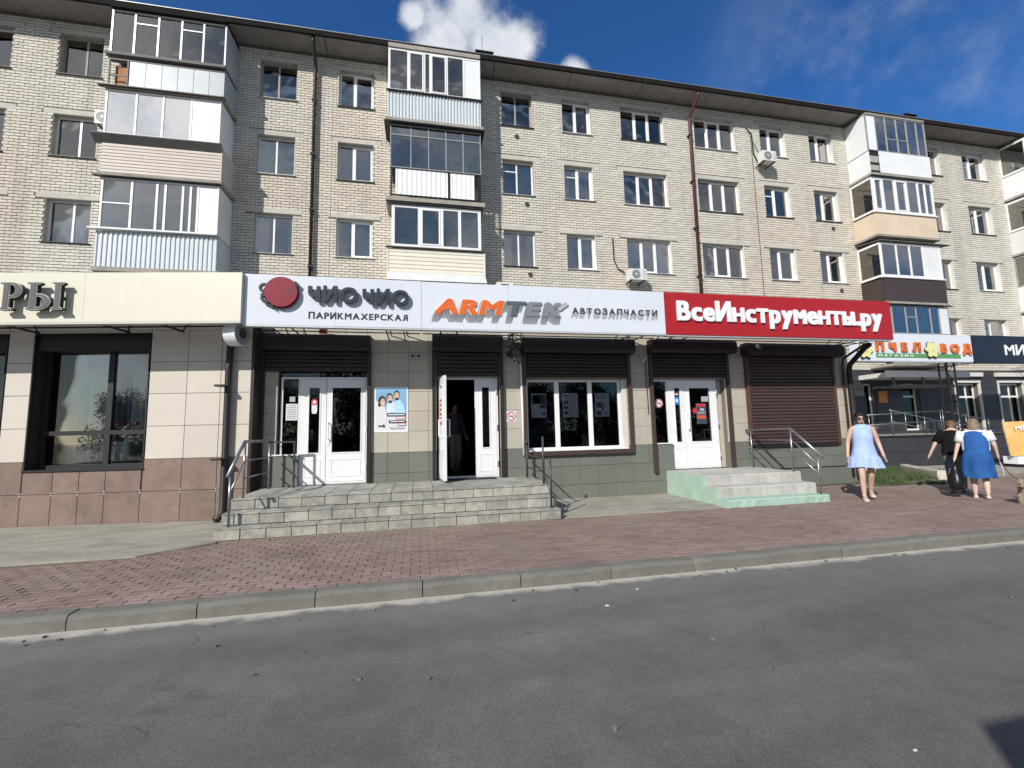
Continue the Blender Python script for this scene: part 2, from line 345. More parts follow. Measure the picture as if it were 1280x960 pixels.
# ---------------------------------------------------------------- mesh helpers
class MB:
    def __init__(s): s.v = []; s.f = []; s.m = []; s.mi = 0; s.smooth = False
    def quad(s, *p):
        i = len(s.v); s.v += [tuple(q) for q in p]; s.f.append(tuple(range(i, i + len(p)))); s.m.append(s.mi)
    def box(s, x0, x1, y0, y1, z0, z1, skip=''):
        i = len(s.v)
        s.v += [(x0, y0, z0), (x1, y0, z0), (x1, y1, z0), (x0, y1, z0), (x0, y0, z1), (x1, y0, z1), (x1, y1, z1), (x0, y1, z1)]
        F = {'b': (0, 3, 2, 1), 't': (4, 5, 6, 7), 'f': (0, 1, 5, 4), 'k': (2, 3, 7, 6), 'r': (1, 2, 6, 5), 'l': (3, 0, 4, 7)}
        for k, q in F.items():
            if k not in skip: s.f.append(tuple(i + a for a in q)); s.m.append(s.mi)
        return s
    def loft(s, rings, cap=True, close=True):
        """rings: lists of points with the same count"""
        n = len(rings[0]); i = len(s.v)
        for r in rings: s.v += [tuple(p) for p in r]
        for a in range(len(rings) - 1):
            for j in range(n if close else n - 1):
                k = (j + 1) % n
                s.f.append((i + a * n + j, i + a * n + k, i + (a + 1) * n + k, i + (a + 1) * n + j)); s.m.append(s.mi)
        if cap:
            s.f.append(tuple(i + j for j in range(n))[::-1]); s.m.append(s.mi)
            s.f.append(tuple(i + (len(rings) - 1) * n + j for j in range(n))); s.m.append(s.mi)
        return s
    def tube(s, pts, r, n=8, r1=None):
        P = [Vector(p) for p in pts]; rings = []
        up = None
        for i, p in enumerate(P):
            t = (P[min(i + 1, len(P) - 1)] - P[max(i - 1, 0)]).normalized()
            if up is None: up = t.orthogonal().normalized()
            up = (up - t * up.dot(t)).normalized() if (up - t * up.dot(t)).length > 1e-4 else t.orthogonal().normalized()
            w = t.cross(up)
            rr = r if r1 is None else r + (r1 - r) * i / max(1, len(P) - 1)
            # widen at bends so the tube keeps its width
            rings.append([p + (up * math.cos(2 * PI * k / n) + w * math.sin(2 * PI * k / n)) * rr for k in range(n)])
        return s.loft(rings)
    def prism(s, poly, y0, y1):
        """polygon in the XZ plane (counter-clockwise seen from -Y), pushed along Y"""
        n = len(poly); i = len(s.v)
        s.v += [(x, y0, z) for x, z in poly] + [(x, y1, z) for x, z in poly]
        s.f.append(tuple(i + j for j in range(n))); s.m.append(s.mi)
        s.f.append(tuple(i + n + j for j in range(n))[::-1]); s.m.append(s.mi)
        for j in range(n):
            k = (j + 1) % n; s.f.append((i + k, i + j, i + n + j, i + n + k)); s.m.append(s.mi)
        return s
    def sphere(s, c, r, nu=10, nv=7):
        rx, ry, rz = (r, r, r) if isinstance(r, (int, float)) else r
        rings = []
        for a in range(1, nv):
            t = PI * a / nv
            rings.append([(c[0] + rx * math.sin(t) * math.cos(2 * PI * k / nu), c[1] + ry * math.sin(t) * math.sin(2 * PI * k / nu), c[2] - rz * math.cos(t)) for k in range(nu)])
        return s.loft(rings)
    def mesh(s, name, mats, smooth=False):
        me = bpy.data.meshes.new(name); me.from_pydata(s.v, [], s.f)
        for m in (mats if isinstance(mats, (list, tuple)) else [mats]): me.materials.append(m)
        if any(s.m):
            me.polygons.foreach_set('material_index', s.m)
        if smooth or s.smooth:
            me.polygons.foreach_set('use_smooth', [True] * len(me.polygons))
        me.update(); return me
    def build(s, name, mats, parent=None, smooth=False, loc=None, kind=None, label=None):
        return link(name, s.mesh(name, mats, smooth), parent, loc, kind, label)

def link(name, me, parent=None, loc=None, kind=None, label=None):
    o = bpy.data.objects.new(name, me); C.objects.link(o)
    if parent: o.parent = parent
    if loc: o.location = loc
    if kind: o['kind'] = kind
    if label: o['label'] = label
    return o
def thing(name, label, cat, loc=(0, 0, 0), rz=0.0, group=None):
    o = bpy.data.objects.new(name, None); C.objects.link(o); o.empty_display_size = .2
    o.location = loc; o.rotation_euler = (0, 0, rz); o['label'] = label; o['category'] = cat
    if group: o['group'] = group
    return o
def tag(o, label, cat, group=None):
    o['label'] = label; o['category'] = cat
    if group: o['group'] = group
    return o
def BX(name, m, parent, x0, x1, y0, y1, z0, z1, **k):
    return MB().box(x0, x1, y0, y1, z0, z1).build(name, m, parent, **k)

def copy_tree(o, parent=None):
    c = o.copy(); C.objects.link(c)
    if parent: c.parent = parent
    for ch in list(o.children): copy_tree(ch, c)
    return c

def wall_holes(x0, x1, z0, z1, holes, y0, y1):
    """slab between y0 (front) and y1 with rectangular openings and their reveals"""
    xs = sorted({x0, x1, *[h[0] for h in holes], *[h[1] for h in holes]}); xs = [x for x in xs if x0 <= x <= x1]
    zs = sorted({z0, z1, *[h[2] for h in holes], *[h[3] for h in holes]}); zs = [z for z in zs if z0 <= z <= z1]
    b = MB()
    for i in range(len(xs) - 1):
        j = 0
        while j < len(zs) - 1:
            cx = (xs[i] + xs[i + 1]) / 2
            inside = lambda q: any(h[0] < cx < h[1] and h[2] < (zs[q] + zs[q + 1]) / 2 < h[3] for h in holes)
            if inside(j): j += 1; continue
            k = j
            while k < len(zs) - 1 and not inside(k): k += 1
            a, c, p, q = xs[i], xs[i + 1], zs[j], zs[k]
            b.quad((a, y0, p), (c, y0, p), (c, y0, q), (a, y0, q)); b.quad((c, y1, p), (a, y1, p), (a, y1, q), (c, y1, q))
            j = k
    for h in holes:
        a, c, p, q = h
        b.quad((a, y0, p), (a, y0, q), (a, y1, q), (a, y1, p)); b.quad((c, y0, q), (c, y0, p), (c, y1, p), (c, y1, q))
        b.quad((a, y0, q), (c, y0, q), (c, y1, q), (a, y1, q)); b.quad((c, y0, p), (a, y0, p), (a, y1, p), (c, y1, p))
    return b

def cut(rect, holes):
    """what is left of a rectangle once the holes are taken out"""
    out = [rect]
    for h in holes:
        nxt = []
        for a, c, p, q in out:
            if h[0] >= c or h[1] <= a or h[2] >= q or h[3] <= p: nxt.append((a, c, p, q)); continue
            if h[0] > a: nxt.append((a, h[0], p, q))
            if h[1] < c: nxt.append((h[1], c, p, q))
            m0, m1 = max(a, h[0]), min(c, h[1])
            if h[2] > p: nxt.append((m0, m1, p, h[2]))
            if h[3] < q: nxt.append((m0, m1, h[3], q))
        out = nxt
    return [r for r in out if r[1] - r[0] > .035 and r[3] - r[2] > .035]

_tile_cache = {}
def tile(name, m, parent, x0, x1, z0, z1, y0, y1, gap=.006, label=None):
    w, h, d = round(x1 - x0 - gap, 3), round(z1 - z0 - gap, 3), round(y1 - y0, 4)
    k = (name, m.name, w, h, d)
    if k not in _tile_cache:
        bv = min(.004, d / 3)
        b = MB()
        r = lambda e, y: [(-w / 2 + e, y, -h / 2 + e), (w / 2 - e, y, -h / 2 + e), (w / 2 - e, y, h / 2 - e), (-w / 2 + e, y, h / 2 - e)]
        b.loft([r(0, d), r(0, bv), r(bv, 0)], cap=False); b.f.append(tuple(len(b.v) - 4 + j for j in range(4))); b.m.append(0)
        _tile_cache[k] = b.mesh(name, m)
    return link(name, _tile_cache[k], parent, ((x0 + x1) / 2, y0, (z0 + z1) / 2), label=label)

# ---------------------------------------------------------------- lettering
_glyph = {}
TWIN = dict(zip('АВЕКМНОРСТХесрухо', 'ABEKMHOPCTXecpyxo'))
SMALL = {'н': 'H', 'т': 'T', 'м': 'M', 'в': 'B', 'к': 'K'}
SX = .735
def _rr(x0, x1, z0, z1): return [(x0, z0), (x1, z0), (x1, z1), (x0, z1)]
def _own(ch):
    """outlines drawn for letters that the font fills badly"""
    w = .15
    if ch == 'Ч': return [[(.55, 0), (.71, 0), (.71, 1), (.55, 1), (.55, .50), (.30, .46), (.20, .52), (.16, .64), (.16, 1), (0, 1), (0, .62), (.05, .45), (.16, .35), (.30, .31), (.55, .35)]]
    if ch == 'ы':
        h = SX; q = .14
        o = [(0, 0), (.34, 0)] + [(.34 + .20 * math.sin(PI * k / 10), .225 - .225 * math.cos(PI * k / 10)) for k in range(1, 10)] + [(.34, .45), (q, .45), (q, h), (0, h)]
        n = [(q, .12), (.32, .12)] + [(.32 + .10 * math.sin(PI * k / 8), .225 - .105 * math.cos(PI * k / 8)) for k in range(1, 8)] + [(.32, .33), (q, .33)]
        return [o, n, _rr(.62, .62 + q, 0, h)]
def glyph(ch, bold=0.0, shear=0.0):
    """outline of one character as a flat mesh list: verts (x, z)"""
    k = (ch, bold, shear)
    if k in _glyph: return _glyph[k]
    own = _own(ch); src = TWIN.get(ch, SMALL.get(ch, 'R' if ch == 'Я' else ch))
    if own:
        cu = bpy.data.curves.new('glyph', 'CURVE'); cu.dimensions = '2D'; cu.fill_mode = 'BOTH'; cu.extrude = .5; f = cap_h()
        for sp in own:
            q = cu.splines.new('POLY'); q.points.add(len(sp) - 1); q.use_cyclic_u = True
            for a, b_ in zip(q.points, sp): a.co = (b_[0] * f, b_[1] * f, 0, 1)
    else:
        cu = bpy.data.curves.new('glyph', 'FONT'); cu.body = src; cu.size = 1.0; cu.shear = shear; cu.extrude = 0.5; cu.resolution_u = 4
    o = bpy.data.objects.new('glyph', cu); C.objects.link(o)
    bpy.context.view_layer.update()
    me = bpy.data.meshes.new_from_object(o.evaluated_get(bpy.context.evaluated_depsgraph_get()))
    C.objects.unlink(o); bpy.data.objects.remove(o); bpy.data.curves.remove(cu)
    vs = [v.co.copy() for v in me.vertices]; fs = [tuple(p.vertices) for p in me.polygons]
    bpy.data.meshes.remove(me)
    if ch in SMALL: vs = [Vector((v.x * SX * 1.06, v.y * SX, v.z)) for v in vs]
    if ch == 'Я': vs = [Vector((-v.x, v.y, v.z)) for v in vs]; fs = [f_[::-1] for f_ in fs]
    _glyph[k] = (vs, fs); return _glyph[k]
CAP = None
def cap_h():
    global CAP
    if CAP is None:
        vs, _ = glyph('Н', 0.0, 0.0); CAP = max(v.y for v in vs) - min(v.y for v in vs)
    return CAP

def lettering(parent, text, x0, x1, zb, h, y, depth, m, bold=0.02, shear=0.0, gap=.10, name='letter', space=.45):
    """one mesh per character, the row fitted between x0 and x1, baseline zb, capitals h high, front at y, body of the given depth
    behind it; weight is added by overlapping copies of the outline whose fronts are stepped by a hair"""
    s = h / (cap_h() + 1.7 * bold); cur = 0.0; items = []
    steps = [(0, 0)] + ([(-1, -.80), (.96, -.85), (1.0, .81), (-.95, .84), (.04, -.88), (-.05, .79)] if bold else [])
    for ch in text:
        if ch == ' ': cur += space; continue
        vs, fs = glyph(ch, 0.0, shear)
        mn = min(v.x for v in vs) - bold; mxx = max(v.x for v in vs) + bold
        items.append((cur - mn, vs, fs)); cur += (mxx - mn) + gap
    tot = cur - gap
    sx = (x1 - x0) / tot; hair_ = min(.0004, depth / 12)
    out = []
    for off, vs, fs in items:
        V, F = [], []
        for k, (dx, dz) in enumerate(steps):
            n = len(V)
            V += [(x0 + (v.x + off + dx * bold) * sx, y + depth / 2 - v.z * (depth - 2 * hair_ * k), zb + (v.y + (dz + .85) * bold) * s) for v in vs]
            F += [tuple(n + a for a in f) for f in fs]
        cx = sum(v[0] for v in V) / len(V)
        me = bpy.data.meshes.new(name); me.from_pydata([(a - cx, b - y, c - zb) for a, b, c in V], [], F); me.materials.append(m); me.update()
        out.append(link(name, me, parent, (cx, y, zb)))
    return out

def poly_letter(name, parent, splines, x, z, sx, sz, y0, y1, m):
    """letter from closed outlines (even-odd), each a list of points"""
    cu = bpy.data.curves.new('outline', 'CURVE'); cu.dimensions = '2D'; cu.fill_mode = 'BOTH'; cu.extrude = .5
    for sp in splines:
        s = cu.splines.new('POLY'); s.points.add(len(sp) - 1); s.use_cyclic_u = True
        for p, q in zip(s.points, sp): p.co = (q[0], q[1], 0, 1)
    o = bpy.data.objects.new('outline', cu); C.objects.link(o); bpy.context.view_layer.update()
    me = bpy.data.meshes.new_from_object(o.evaluated_get(bpy.context.evaluated_depsgraph_get()))
    C.objects.unlink(o); bpy.data.objects.remove(o); bpy.data.curves.remove(cu)
    for v in me.vertices:
        v.co = Vector((v.co.x * sx, (y0 + y1) / 2 - v.co.z * (y1 - y0), v.co.y * sz))
    me.materials.clear(); me.materials.append(m); me.name = name
    return link(name, me, parent, (x, 0, z))

def arc(cx, cy, rx, ry, a0, a1, n=10):
    return [(cx + rx * math.cos(rad(a0 + (a1 - a0) * i / n)), cy + ry * math.sin(rad(a0 + (a1 - a0) * i / n))) for i in range(n + 1)]

_link0 = link
WORLD = set()
def link(name, me, parent=None, loc=None, kind=None, label=None):
    o = _link0(name, me, parent, loc, kind, label)
    if parent and parent.name in WORLD: o.matrix_parent_inverse = Matrix.Translation(-parent.location)
    return o
def thing_w(*a, **k):
    """a thing whose parts are given in world coordinates"""
    t = thing(*a, **k); WORLD.add(t.name); return t

# ================================================================ ground, road, pavement
def sheet(name, m, pts, z):
    b = MB(); b.quad(*[(x, y, z) for x, y in pts]); return b.build(name, m, kind='structure')
sheet('ground', M_dry, [(-500, -500), (500, -500), (500, 500), (-500, 500)], -.06)
_r = MB(); NX, NY = 60, 16
for i in range(NX):
    for j in range(NY):
        x0, x1 = -45 + 90 * i / NX, -45 + 90 * (i + 1) / NX; y0, y1 = -12 + 16.63 * j / NY, -12 + 16.63 * (j + 1) / NY
        zz = lambda x, y: .006 * math.sin(x * .9 + y) * math.sin(y * 1.3) * (0 if y > 4.2 else 1)
        _r.quad(*[(x, y, zz(x, y)) for x, y in ((x0, y0), (x1, y0), (x1, y1), (x0, y1))])
road = _r.build('road', M_asphalt, smooth=True, kind='structure')
far_kerb = BX('far_kerb', M_kerb, None, -45, 45, -12.2, -12.002, -.05, .13, kind='structure')
far_walk = sheet('far_pavement', M_paverfar, [(-45, -15), (45, -15), (45, -12.21), (-45, -12.21)], .10)

pavement = BX('pavement', M_sand, None, -45, 60, 4.786, 15.4, -.05, .118, kind='structure')
PZ = .13
def far_paving():
    b = MB(); b.box(16.2, 60, 4.79, 9.9, .1184, PZ - .002); b.box(-45, -6.9, 4.79, 7.2, .1184, PZ - .002)
    b.build('far_paving', M_paverfar, pavement)
far_paving()
def pavers():
    """running bond of 200 x 100 mm pavers; the 300 that show largest are objects, the rest one part"""
    w, d, g = .2, .1, .006
    spots = []
    ny = int((12.0 - 4.79) / d)
    for j in range(ny):
        y = 4.79 + j * d
        yn = y + d
        for i in range(-36, 82):
            x = i * w + (w / 2 if j % 2 else 0)
            xc = x + w / 2
            if xc < -6.8 or xc > 16.1: continue
            if xc < -2.7:
                lim = 6.62 + (xc + 3.5) * .02 + .06 * math.sin(xc * 1.7)
                if xc > -3.5: lim = 6.62 + (xc + 3.5) * .7
            elif xc < 7.6: lim = 7.32
            elif xc < 10.62: lim = 9.24
            elif xc < 12.6: lim = 8.55 + .1 * math.sin(xc * 3)
            elif xc < 14.5: lim = 8.7
            else: lim = 9.85
            if yn > lim: continue
            spots.append((xc, y + d / 2))
    vis = lambda p: p[1] / (p[0] ** 2 + p[1] ** 2) ** 1.0 * (1 if -.93 < p[0] / p[1] < 1.75 else 0)
    size = lambda p: (1 / p[1]) ** 2 * (1 if -.93 * p[1] < p[0] < 1.7 * p[1] else 0)
    order = sorted(spots, key=lambda p: -size(p))
    big = set(order[:300])
    def paver_box(b, x, y, rx, ry, zt):
        hx, hy, e = w / 2 - g / 2, d / 2 - g / 2, .004
        z0 = .119
        r = lambda q, z: [(x - hx + q, y - hy + q, z + rx * -1), (x + hx - q, y - hy + q, z + rx), (x + hx - q, y + hy - q, z + rx + ry), (x - hx + q, y + hy - q, z - rx + ry)]
        b.loft([r(0, z0), r(0, zt - e), r(e, zt)], cap=False)
        b.f.append(tuple(len(b.v) - 4 + j for j in range(4))); b.m.append(0)
    st = MB(); protos = []
    for k in range(6):
        b = MB(); paver_box(b, 0, 0, random.uniform(-.0012, .0012), random.uniform(-.0012, .0012), PZ + random.uniform(-.002, .002)); protos.append(b.mesh('paver', M_paver))
    for p in spots:
        dip = .004 * math.sin(p[0] * 1.1 + 1) * math.sin(p[1] * 2.3)
        if p in big: link('paver', random.choice(protos), pavement, (p[0], p[1], dip * .5))
        else: paver_box(st, p[0], p[1], random.uniform(-.0012, .0012), random.uniform(-.0012, .0012), PZ + dip * .5 + random.uniform(-.0022, .0022))
    st.build('paver_field', M_paver, pavement, kind='stuff')
pavers()

# concrete aprons along the shop fronts
def apron(name, pts, z0=.119, z1=.139):
    b = MB(); b.loft([[(x, y, z0) for x, y in pts], [(x, y, z1) for x, y in pts]]); return b.build(name, M_conc, kind='structure')
apron('concrete_apron', [(-12, 6.63), (-5.1, 6.64), (-3.5, 6.64), (-2.80, 7.15), (-2.86, 9.29), (-3.0, 9.10), (-7.2, 9.64), (-12, 10.3)])
apron('concrete_apron', [(2.30, 7.33), (5.5, 7.36), (5.5, 9.29), (2.30, 9.29)])
apron('far_apron', [(14.4, 9.0), (18, 9.9), (30, 9.9), (30, 12.1), (14.4, 12.1)], .119, .131)

def litter():
    b = MB(); r_ = random.Random(31)
    for _ in range(90):
        x = r_.uniform(-4, 9); y = r_.uniform(1.2, 4.5) if r_.random() < .6 else 4.58 - abs(r_.gauss(0, .12)); q = r_.uniform(.006, .022); a = r_.uniform(0, 6)
        if abs(x) > 1.6 * y + .4: continue
        pts = [(x + q * r_.uniform(.5, 1.3) * math.cos(a + k * 1.25), y + q * r_.uniform(.5, 1.3) * math.sin(a + k * 1.25)) for k in range(5)]
        b.loft([[(u, v, .001) for u, v in pts], [(u, v, .004 + q * .35) for u, v in pts]])
    b.build('road_grit', mat('grit', (.11, .10, .088), .9, island=.6, var=.3), kind='stuff')
    c = MB()
    for x, y, w in ((1.62, 3.95, .024), (2.08, 4.27, .016), (2.32, 1.9, .012)): c.box(x, x + w * 1.4, y, y + w * .7, .003, .006 + w * .2)
    c.build('paper_scraps', M_paper, kind='stuff')
litter()
# kerb of one metre stones
def kerb():
    k = thing('kerb', '', '', (0, 4.62, 0)); del k['label'], k['category']; k['kind'] = 'structure'
    base = BX('kerb_bed', M_conc_dk, k, -45, 60, .02, .16, -.06, .05)
    protos = []
    for q in range(4):
        b = MB(); L_ = .968
        prof = [(0, -.04), (.0, .095), (.012, .122), (.035, .131), (.162, .133), (.165, -.04)]
        n = 9; rings = []
        for i in range(n):
            x = -L_ / 2 + L_ * i / (n - 1)
            wob = lambda a: random.uniform(-a, a)
            e = .006 if i in (0, n - 1) else 0
            rings.append([(x, y + (wob(.003) if 0 < j < 4 else 0) + (e if j < 3 else 0), z + (wob(.0025) - e if 0 < j < 5 else 0)) for j, (y, z) in enumerate(prof)])
        b.loft(rings); protos.append(b.mesh('kerbstone', M_kerb))
    for i in range(-12, 26):
        o = link('kerbstone', protos[i % 4], k, (-.47 + i * .978, .0 + random.uniform(-.004, .004), random.uniform(-.007, .005)))
        o.rotation_euler = (random.uniform(-.012, .012), random.uniform(-.004, .004), random.uniform(-.006, .006))
    BX('kerb_run', M_kerb, k, 24.5, 60, 0, .163, -.04, .13); BX('kerb_run', M_kerb, k, -45, -12.7, 0, .163, -.04, .13)
kerb()

# ================================================================ apartment building
YW = 15.6
ZS = [7.66, 10.44, 13.20]; WH = 1.40
COLS = dict(A0=(-13.71, -12.48), A=(-11.24, -10.03), B=(-5.40, -4.20), C=(-2.82, -1.61), D=(3.03, 4.25), E=(5.47, 6.67), F=(7.94, 9.88),
            G=(11.25, 13.21), H=(14.42, 15.72), I=(16.93, 18.21), J=(23.08, 24.32), K=(25.69, 27.15), M=(33.0, 34.3))
apt = thing_w('apartment_building', 'long five storey apartment block of pale brick with glazed balconies behind the shop signs', 'apartment building', (8, YW, 0))
holes = []
for c, (a, b) in COLS.items():
    for z in ZS: holes.append((a, b, z, z + WH))
    if a > 20: holes.append((a, b, 4.88, 4.88 + WH))
G_HOLES = [(18.42, 19.0, 1.35, 3.30), (20.45, 21.35, 1.25, 3.30), (23.42, 24.75, 1.15, 3.30), (25.95, 27.4, 1.15, 3.30), (28.9, 30.3, 1.15, 3.30)]
core = wall_holes(-18, 40, 0, 15.1, holes + G_HOLES, YW, YW + .42)
core.build('wall', M_mortar, apt)
def reveals():
    b = MB()
    for a, c, p, q in holes:
        y0, y1 = YW + .002, YW + .16
        b.box(a - .0, a + .012, y0, y1, p, q - .012); b.box(c - .012, c, y0, y1, p, q - .012); b.box(a, c, y0, y1, q - .012, q)
    b.build('window_reveal', M_plaster, apt, kind='stuff')
reveals()
def interior():
    b = MB()
    b.box(-17.5, 39.5, 20.2, 20.3, 0, 15)
    for z in (1.15, 4.05, 6.83, 9.61, 12.39): b.box(-17.5, 39.5, YW + .43, 20.19, z - .12, z)
    for x in (-12, -8, -3.5, -.5, 2.6, 4.9, 7.2, 10.6, 14.0, 16.3, 20, 22.4, 25, 28, 32): b.box(x, x + .1, YW + .44, 20.18, .1, 14.98)
    b.box(-17.5, 39.5, YW + .43, 20.19, 14.99, 15.08)
    b.build('interior', M_in, apt)
interior()

def bricks():
    LT = [(a - .27 if c != 'F' else a - .3, b + .27, z + WH, z + WH + .19) for c, (a, b) in COLS.items() for z in ZS]
    LT += [(a - .27, b + .27, 4.88 + WH, 4.88 + WH + .19) for c, (a, b) in COLS.items() if a > 20]
    blk = [(h[0], h[1], h[2], h[3]) for h in holes] + LT
    px = lambda x, z: 1.0 / (1 + 0) 
    full = []; b = MB()
    nz = int((15.09 - BZ0) / BH)
    def brick(x0, x1, z0, dy, e=.0):
        b.box(x0, x1, YW - .014 - dy, YW, z0, z0 + BH - .021 - random.uniform(0, .003), skip='k')
    for r in range(nz):
        z0 = BZ0 + r * BH; zc = z0 + BH / 2
        iv = sorted((h[0], h[1]) for h in blk if h[2] < zc < h[3])
        segs = []; x = -16.0
        for a, c in iv:
            if a > x: segs.append((x, a))
            x = max(x, c)
        segs.append((x, 36.0))
        head = [(h[0], h[1]) for h in LT if 0 < z0 + .02 - h[3] < BH]
        off = (r % 2) * BL / 2
        for s0, s1 in segs:
            i = math.floor((s0 + off) / BL)
            while True:
                a = i * BL - off; c = a + BL - .013 - random.uniform(0, .004); i += 1
                if a >= s1: break
                a2, c2 = max(a, s0), min(c, s1)
                if c2 - a2 < .03: continue
                dy = random.uniform(-.002, .004)
                if any(h0 < (a + c) / 2 < h1 for h0, h1 in head):
                    m = (a2 + c2) / 2
                    brick(a2, m - .006, z0, dy); brick(m + .006, c2, z0, dy + .001); continue
                if c2 - a2 > BL - .024 and -13.6 < a < -9.5 and z0 > 5.3: full.append((a2, c2, z0, dy)); continue
                brick(a2, c2, z0, dy)
    cxs = lambda q: (q[2] - 5.4) * .9 + abs(q[0] + 11.6)
    full.sort(key=cxs)
    pm = MB().box(0, BL - .011, -.016, 0, 0, BH - .0225, skip='k').mesh('brick', M_brick)
    for q in full[:300]: link('brick', pm, apt, (q[0], YW - (.001 if q[3] < 0 else -.001), q[2]))
    for q in full[300:]: brick(*q[:3], q[3])
    b.build('brickwork', M_brick, apt, kind='stuff')
bricks()

def wavy(x0, x1, z0, z1, y, amp, n, seed=0, flare=0.0):
    """a hanging cloth of folds"""
    rnd = random.Random(seed); b = MB(); b.smooth = True
    cols = []
    N_ = max(8, n * 6)
    ph = rnd.uniform(0, 6)
    top, bot = [], []
    for i in range(N_ + 1):
        t = i / N_; x = x0 + (x1 - x0) * t
        yy = y + amp * math.sin(ph + t * n * 2 * PI) + amp * .4 * math.sin(t * n * 5.1 + ph)
        top.append((x, yy * 1.0, z1)); bot.append((x + flare * (t - .5), y + (yy - y) * 1.4, z0))
    b.loft([bot, top], cap=False, close=False); return b

def frame_mesh(x0, x1, z0, z1, splits, y, d=.06, w=.05, mull=.055, sash=None):
    b = MB()
    b.box(x0, x1, y, y + d, z0, z0 + w); b.box(x0, x1, y, y + d, z1 - w, z1)
    b.box(x0, x0 + w, y + .001, y + d - .001, z0 + w, z1 - w); b.box(x1 - w, x1, y + .001, y + d - .001, z0 + w, z1 - w)
    for s in splits: b.box(s - mull / 2, s + mull / 2, y + .001, y + d - .001, z0 + w, z1 - w)
    return b
def window(parent, x0, x1, z0, z1, splits, fm, y=YW, rec=.15, pane=None, curtain=None, sillm=None, lint=True, sash=(), seed=0, transom=None, reveal=None):
    pane = pane or M_glass
    a, c = x0 + .012, x1 - .012
    w = frame_mesh(a, c, z0 + .02, z1 - .012, splits, y + rec).build('window', fm, parent)
    xs = [a + .05] + [v for s in splits for v in (s - .0275, s + .0275)] + [c - .05]
    for k in range(0, len(xs), 2):
        l, r = xs[k], xs[k + 1]
        if k // 2 in sash:
            frame_mesh(l + .002, r - .002, z0 + .072, z1 - .064, [], y + rec - .012, d=.045, w=.055).build('sash', fm, w); l += .055; r -= .055
        if k // 2 == transom:
            BX('transom', fm, w, l, r, y + rec + .003, y + rec + .05, z1 - .42, z1 - .38)
        o = BX('pane', pane, w, l - .004, r + .004, y + rec + .024, y + rec + .030, z0 + .066, z1 - .058)
    if sillm:
        b = MB(); b.loft([[(x0 - .05, y - .075, z0 - .025), (x0 - .05, y + rec, z0 + .012), (x0 - .05, y + rec, z0 + .018), (x0 - .05, y - .075, z0 - .012)],
                          [(x1 + .05, y - .075, z0 - .025), (x1 + .05, y + rec, z0 + .012), (x1 + .05, y + rec, z0 + .018), (x1 + .05, y - .075, z0 - .012)]])
        b.build('sill', sillm, w)
    if lint:
        e = .27
        BX('lintel', M_lintel, w, x0 - e + .005, x1 + e - .005, y - .012, y + .05, z1 + .004, z1 + .178)
    if reveal:
        BX('reveal', reveal, w, x1 - .03, x1 - .0125, y - .014, y + rec, z0 + .02, z1 - .012)
    rnd = random.Random(seed)
    if curtain:
        for kind, f0, f1 in curtain:
            l, r = a + (c - a) * f0, a + (c - a) * f1
            cm, zb = {'sheer': (M_curtain, z0 + .06), 'half': (M_curtain, z0 + (z1 - z0) * .55), 'low': (M_curtain, z0 + .05), 'pink': (M_curtain2, z0 + .05), 'blue': (M_curtain3, z0 + .05)}[kind]
            zt = z1 - .04 if kind != 'low' else z0 + (z1 - z0) * .45
            wavy(l, r, zb, zt, y + rec + .2, .022, max(2, int((r - l) / .12)), seed=rnd.randint(0, 999)).build('curtain', cm, w)
    return w

rw = random.Random(11)
CUR = {('A', 2): [('sheer', .1, .95)], ('A', 1): [('sheer', .05, .5)], ('A', 0): [('sheer', .0, 1)], ('B', 1): [('blue', .0, .3)], ('B', 2): [('sheer', .55, 1)], ('C', 0): [('sheer', .5, 1), ('blue', 0, .3)],
       ('C', 1): [('sheer', .45, 1)], ('D', 1): [('sheer', .55, 1)], ('E', 0): [('sheer', .5, 1)], ('F', 2): [('half', .3, .7)], ('F', 0): [('sheer', .8, 1)], ('G', 0): [('sheer', .78, 1)], ('G', 1): [('sheer', .75, 1)],
       ('G', 2): [('sheer', .72, .98)], ('H', 0): [('sheer', .45, 1)], ('H', 1): [('sheer', .0, .2), ('sheer', .75, 1)], ('I', 0): [('low', .45, 1)], ('I', 1): [('low', 0, 1)], ('I', 2): [('sheer', .5, .9)], ('K', 0): [('sheer', .3, 1)],
       ('K', 2): [('sheer', .2, .95)], ('K', 1): [('sheer', .5, 1)], ('J', 0): [('sheer', 0, 1)], ('C', 2): [('low', .05, .5)], ('D', 2): [('sheer', .5, .95)]}
for c, (a, b) in COLS.items():
    for k, z in enumerate(ZS):
        n3 = c in 'FG'
        wd = b - a
        sp = [a + wd * .333, a + wd * .667] if n3 else [a + wd * {'A': .55, 'B': .48, 'C': .42, 'D': .48, 'E': .45}.get(c, .42)]
        fm = M_white
        if (c, k) in (('B', 2), ('D', 2), ('A', 2)): fm = mat('weathered_wood_frame', (.33, .31, .28), .7, var=.12)
        sl = M_white if (c, k) in (('E', 2), ('E', 0), ('F', 0), ('F', 1), ('B', 1), ('C', 0)) or (c in 'GHIK' and k != 1) else M_silldk if rw.random() < .6 else M_sill
        window(apt, a, b, z, z + WH, sp, fm, curtain=CUR.get((c, k)) or [('sheer', 0, .18 + .2 * rw.random()), ('sheer', .75 + .1 * rw.random(), 1)], sillm=sl, seed=rw.randint(0, 9999), sash=(len(sp),) if c in 'CEHIK' else (1,) if n3 else (),
               transom=0 if (c, k) in (('D', 1), ('E', 1), ('H', 1)) else None, reveal=M_offwhite if c in ('E', 'F', 'G', 'H', 'I', 'J', 'K') else None)
    if a > 20:
        window(apt, a, b, 4.88, 4.88 + WH, [a + (b - a) * .4], M_white, curtain=[('sheer', .2, .5), ('sheer', .7, 1)], sillm=M_white, seed=rw.randint(0, 999), reveal=M_offwhite)

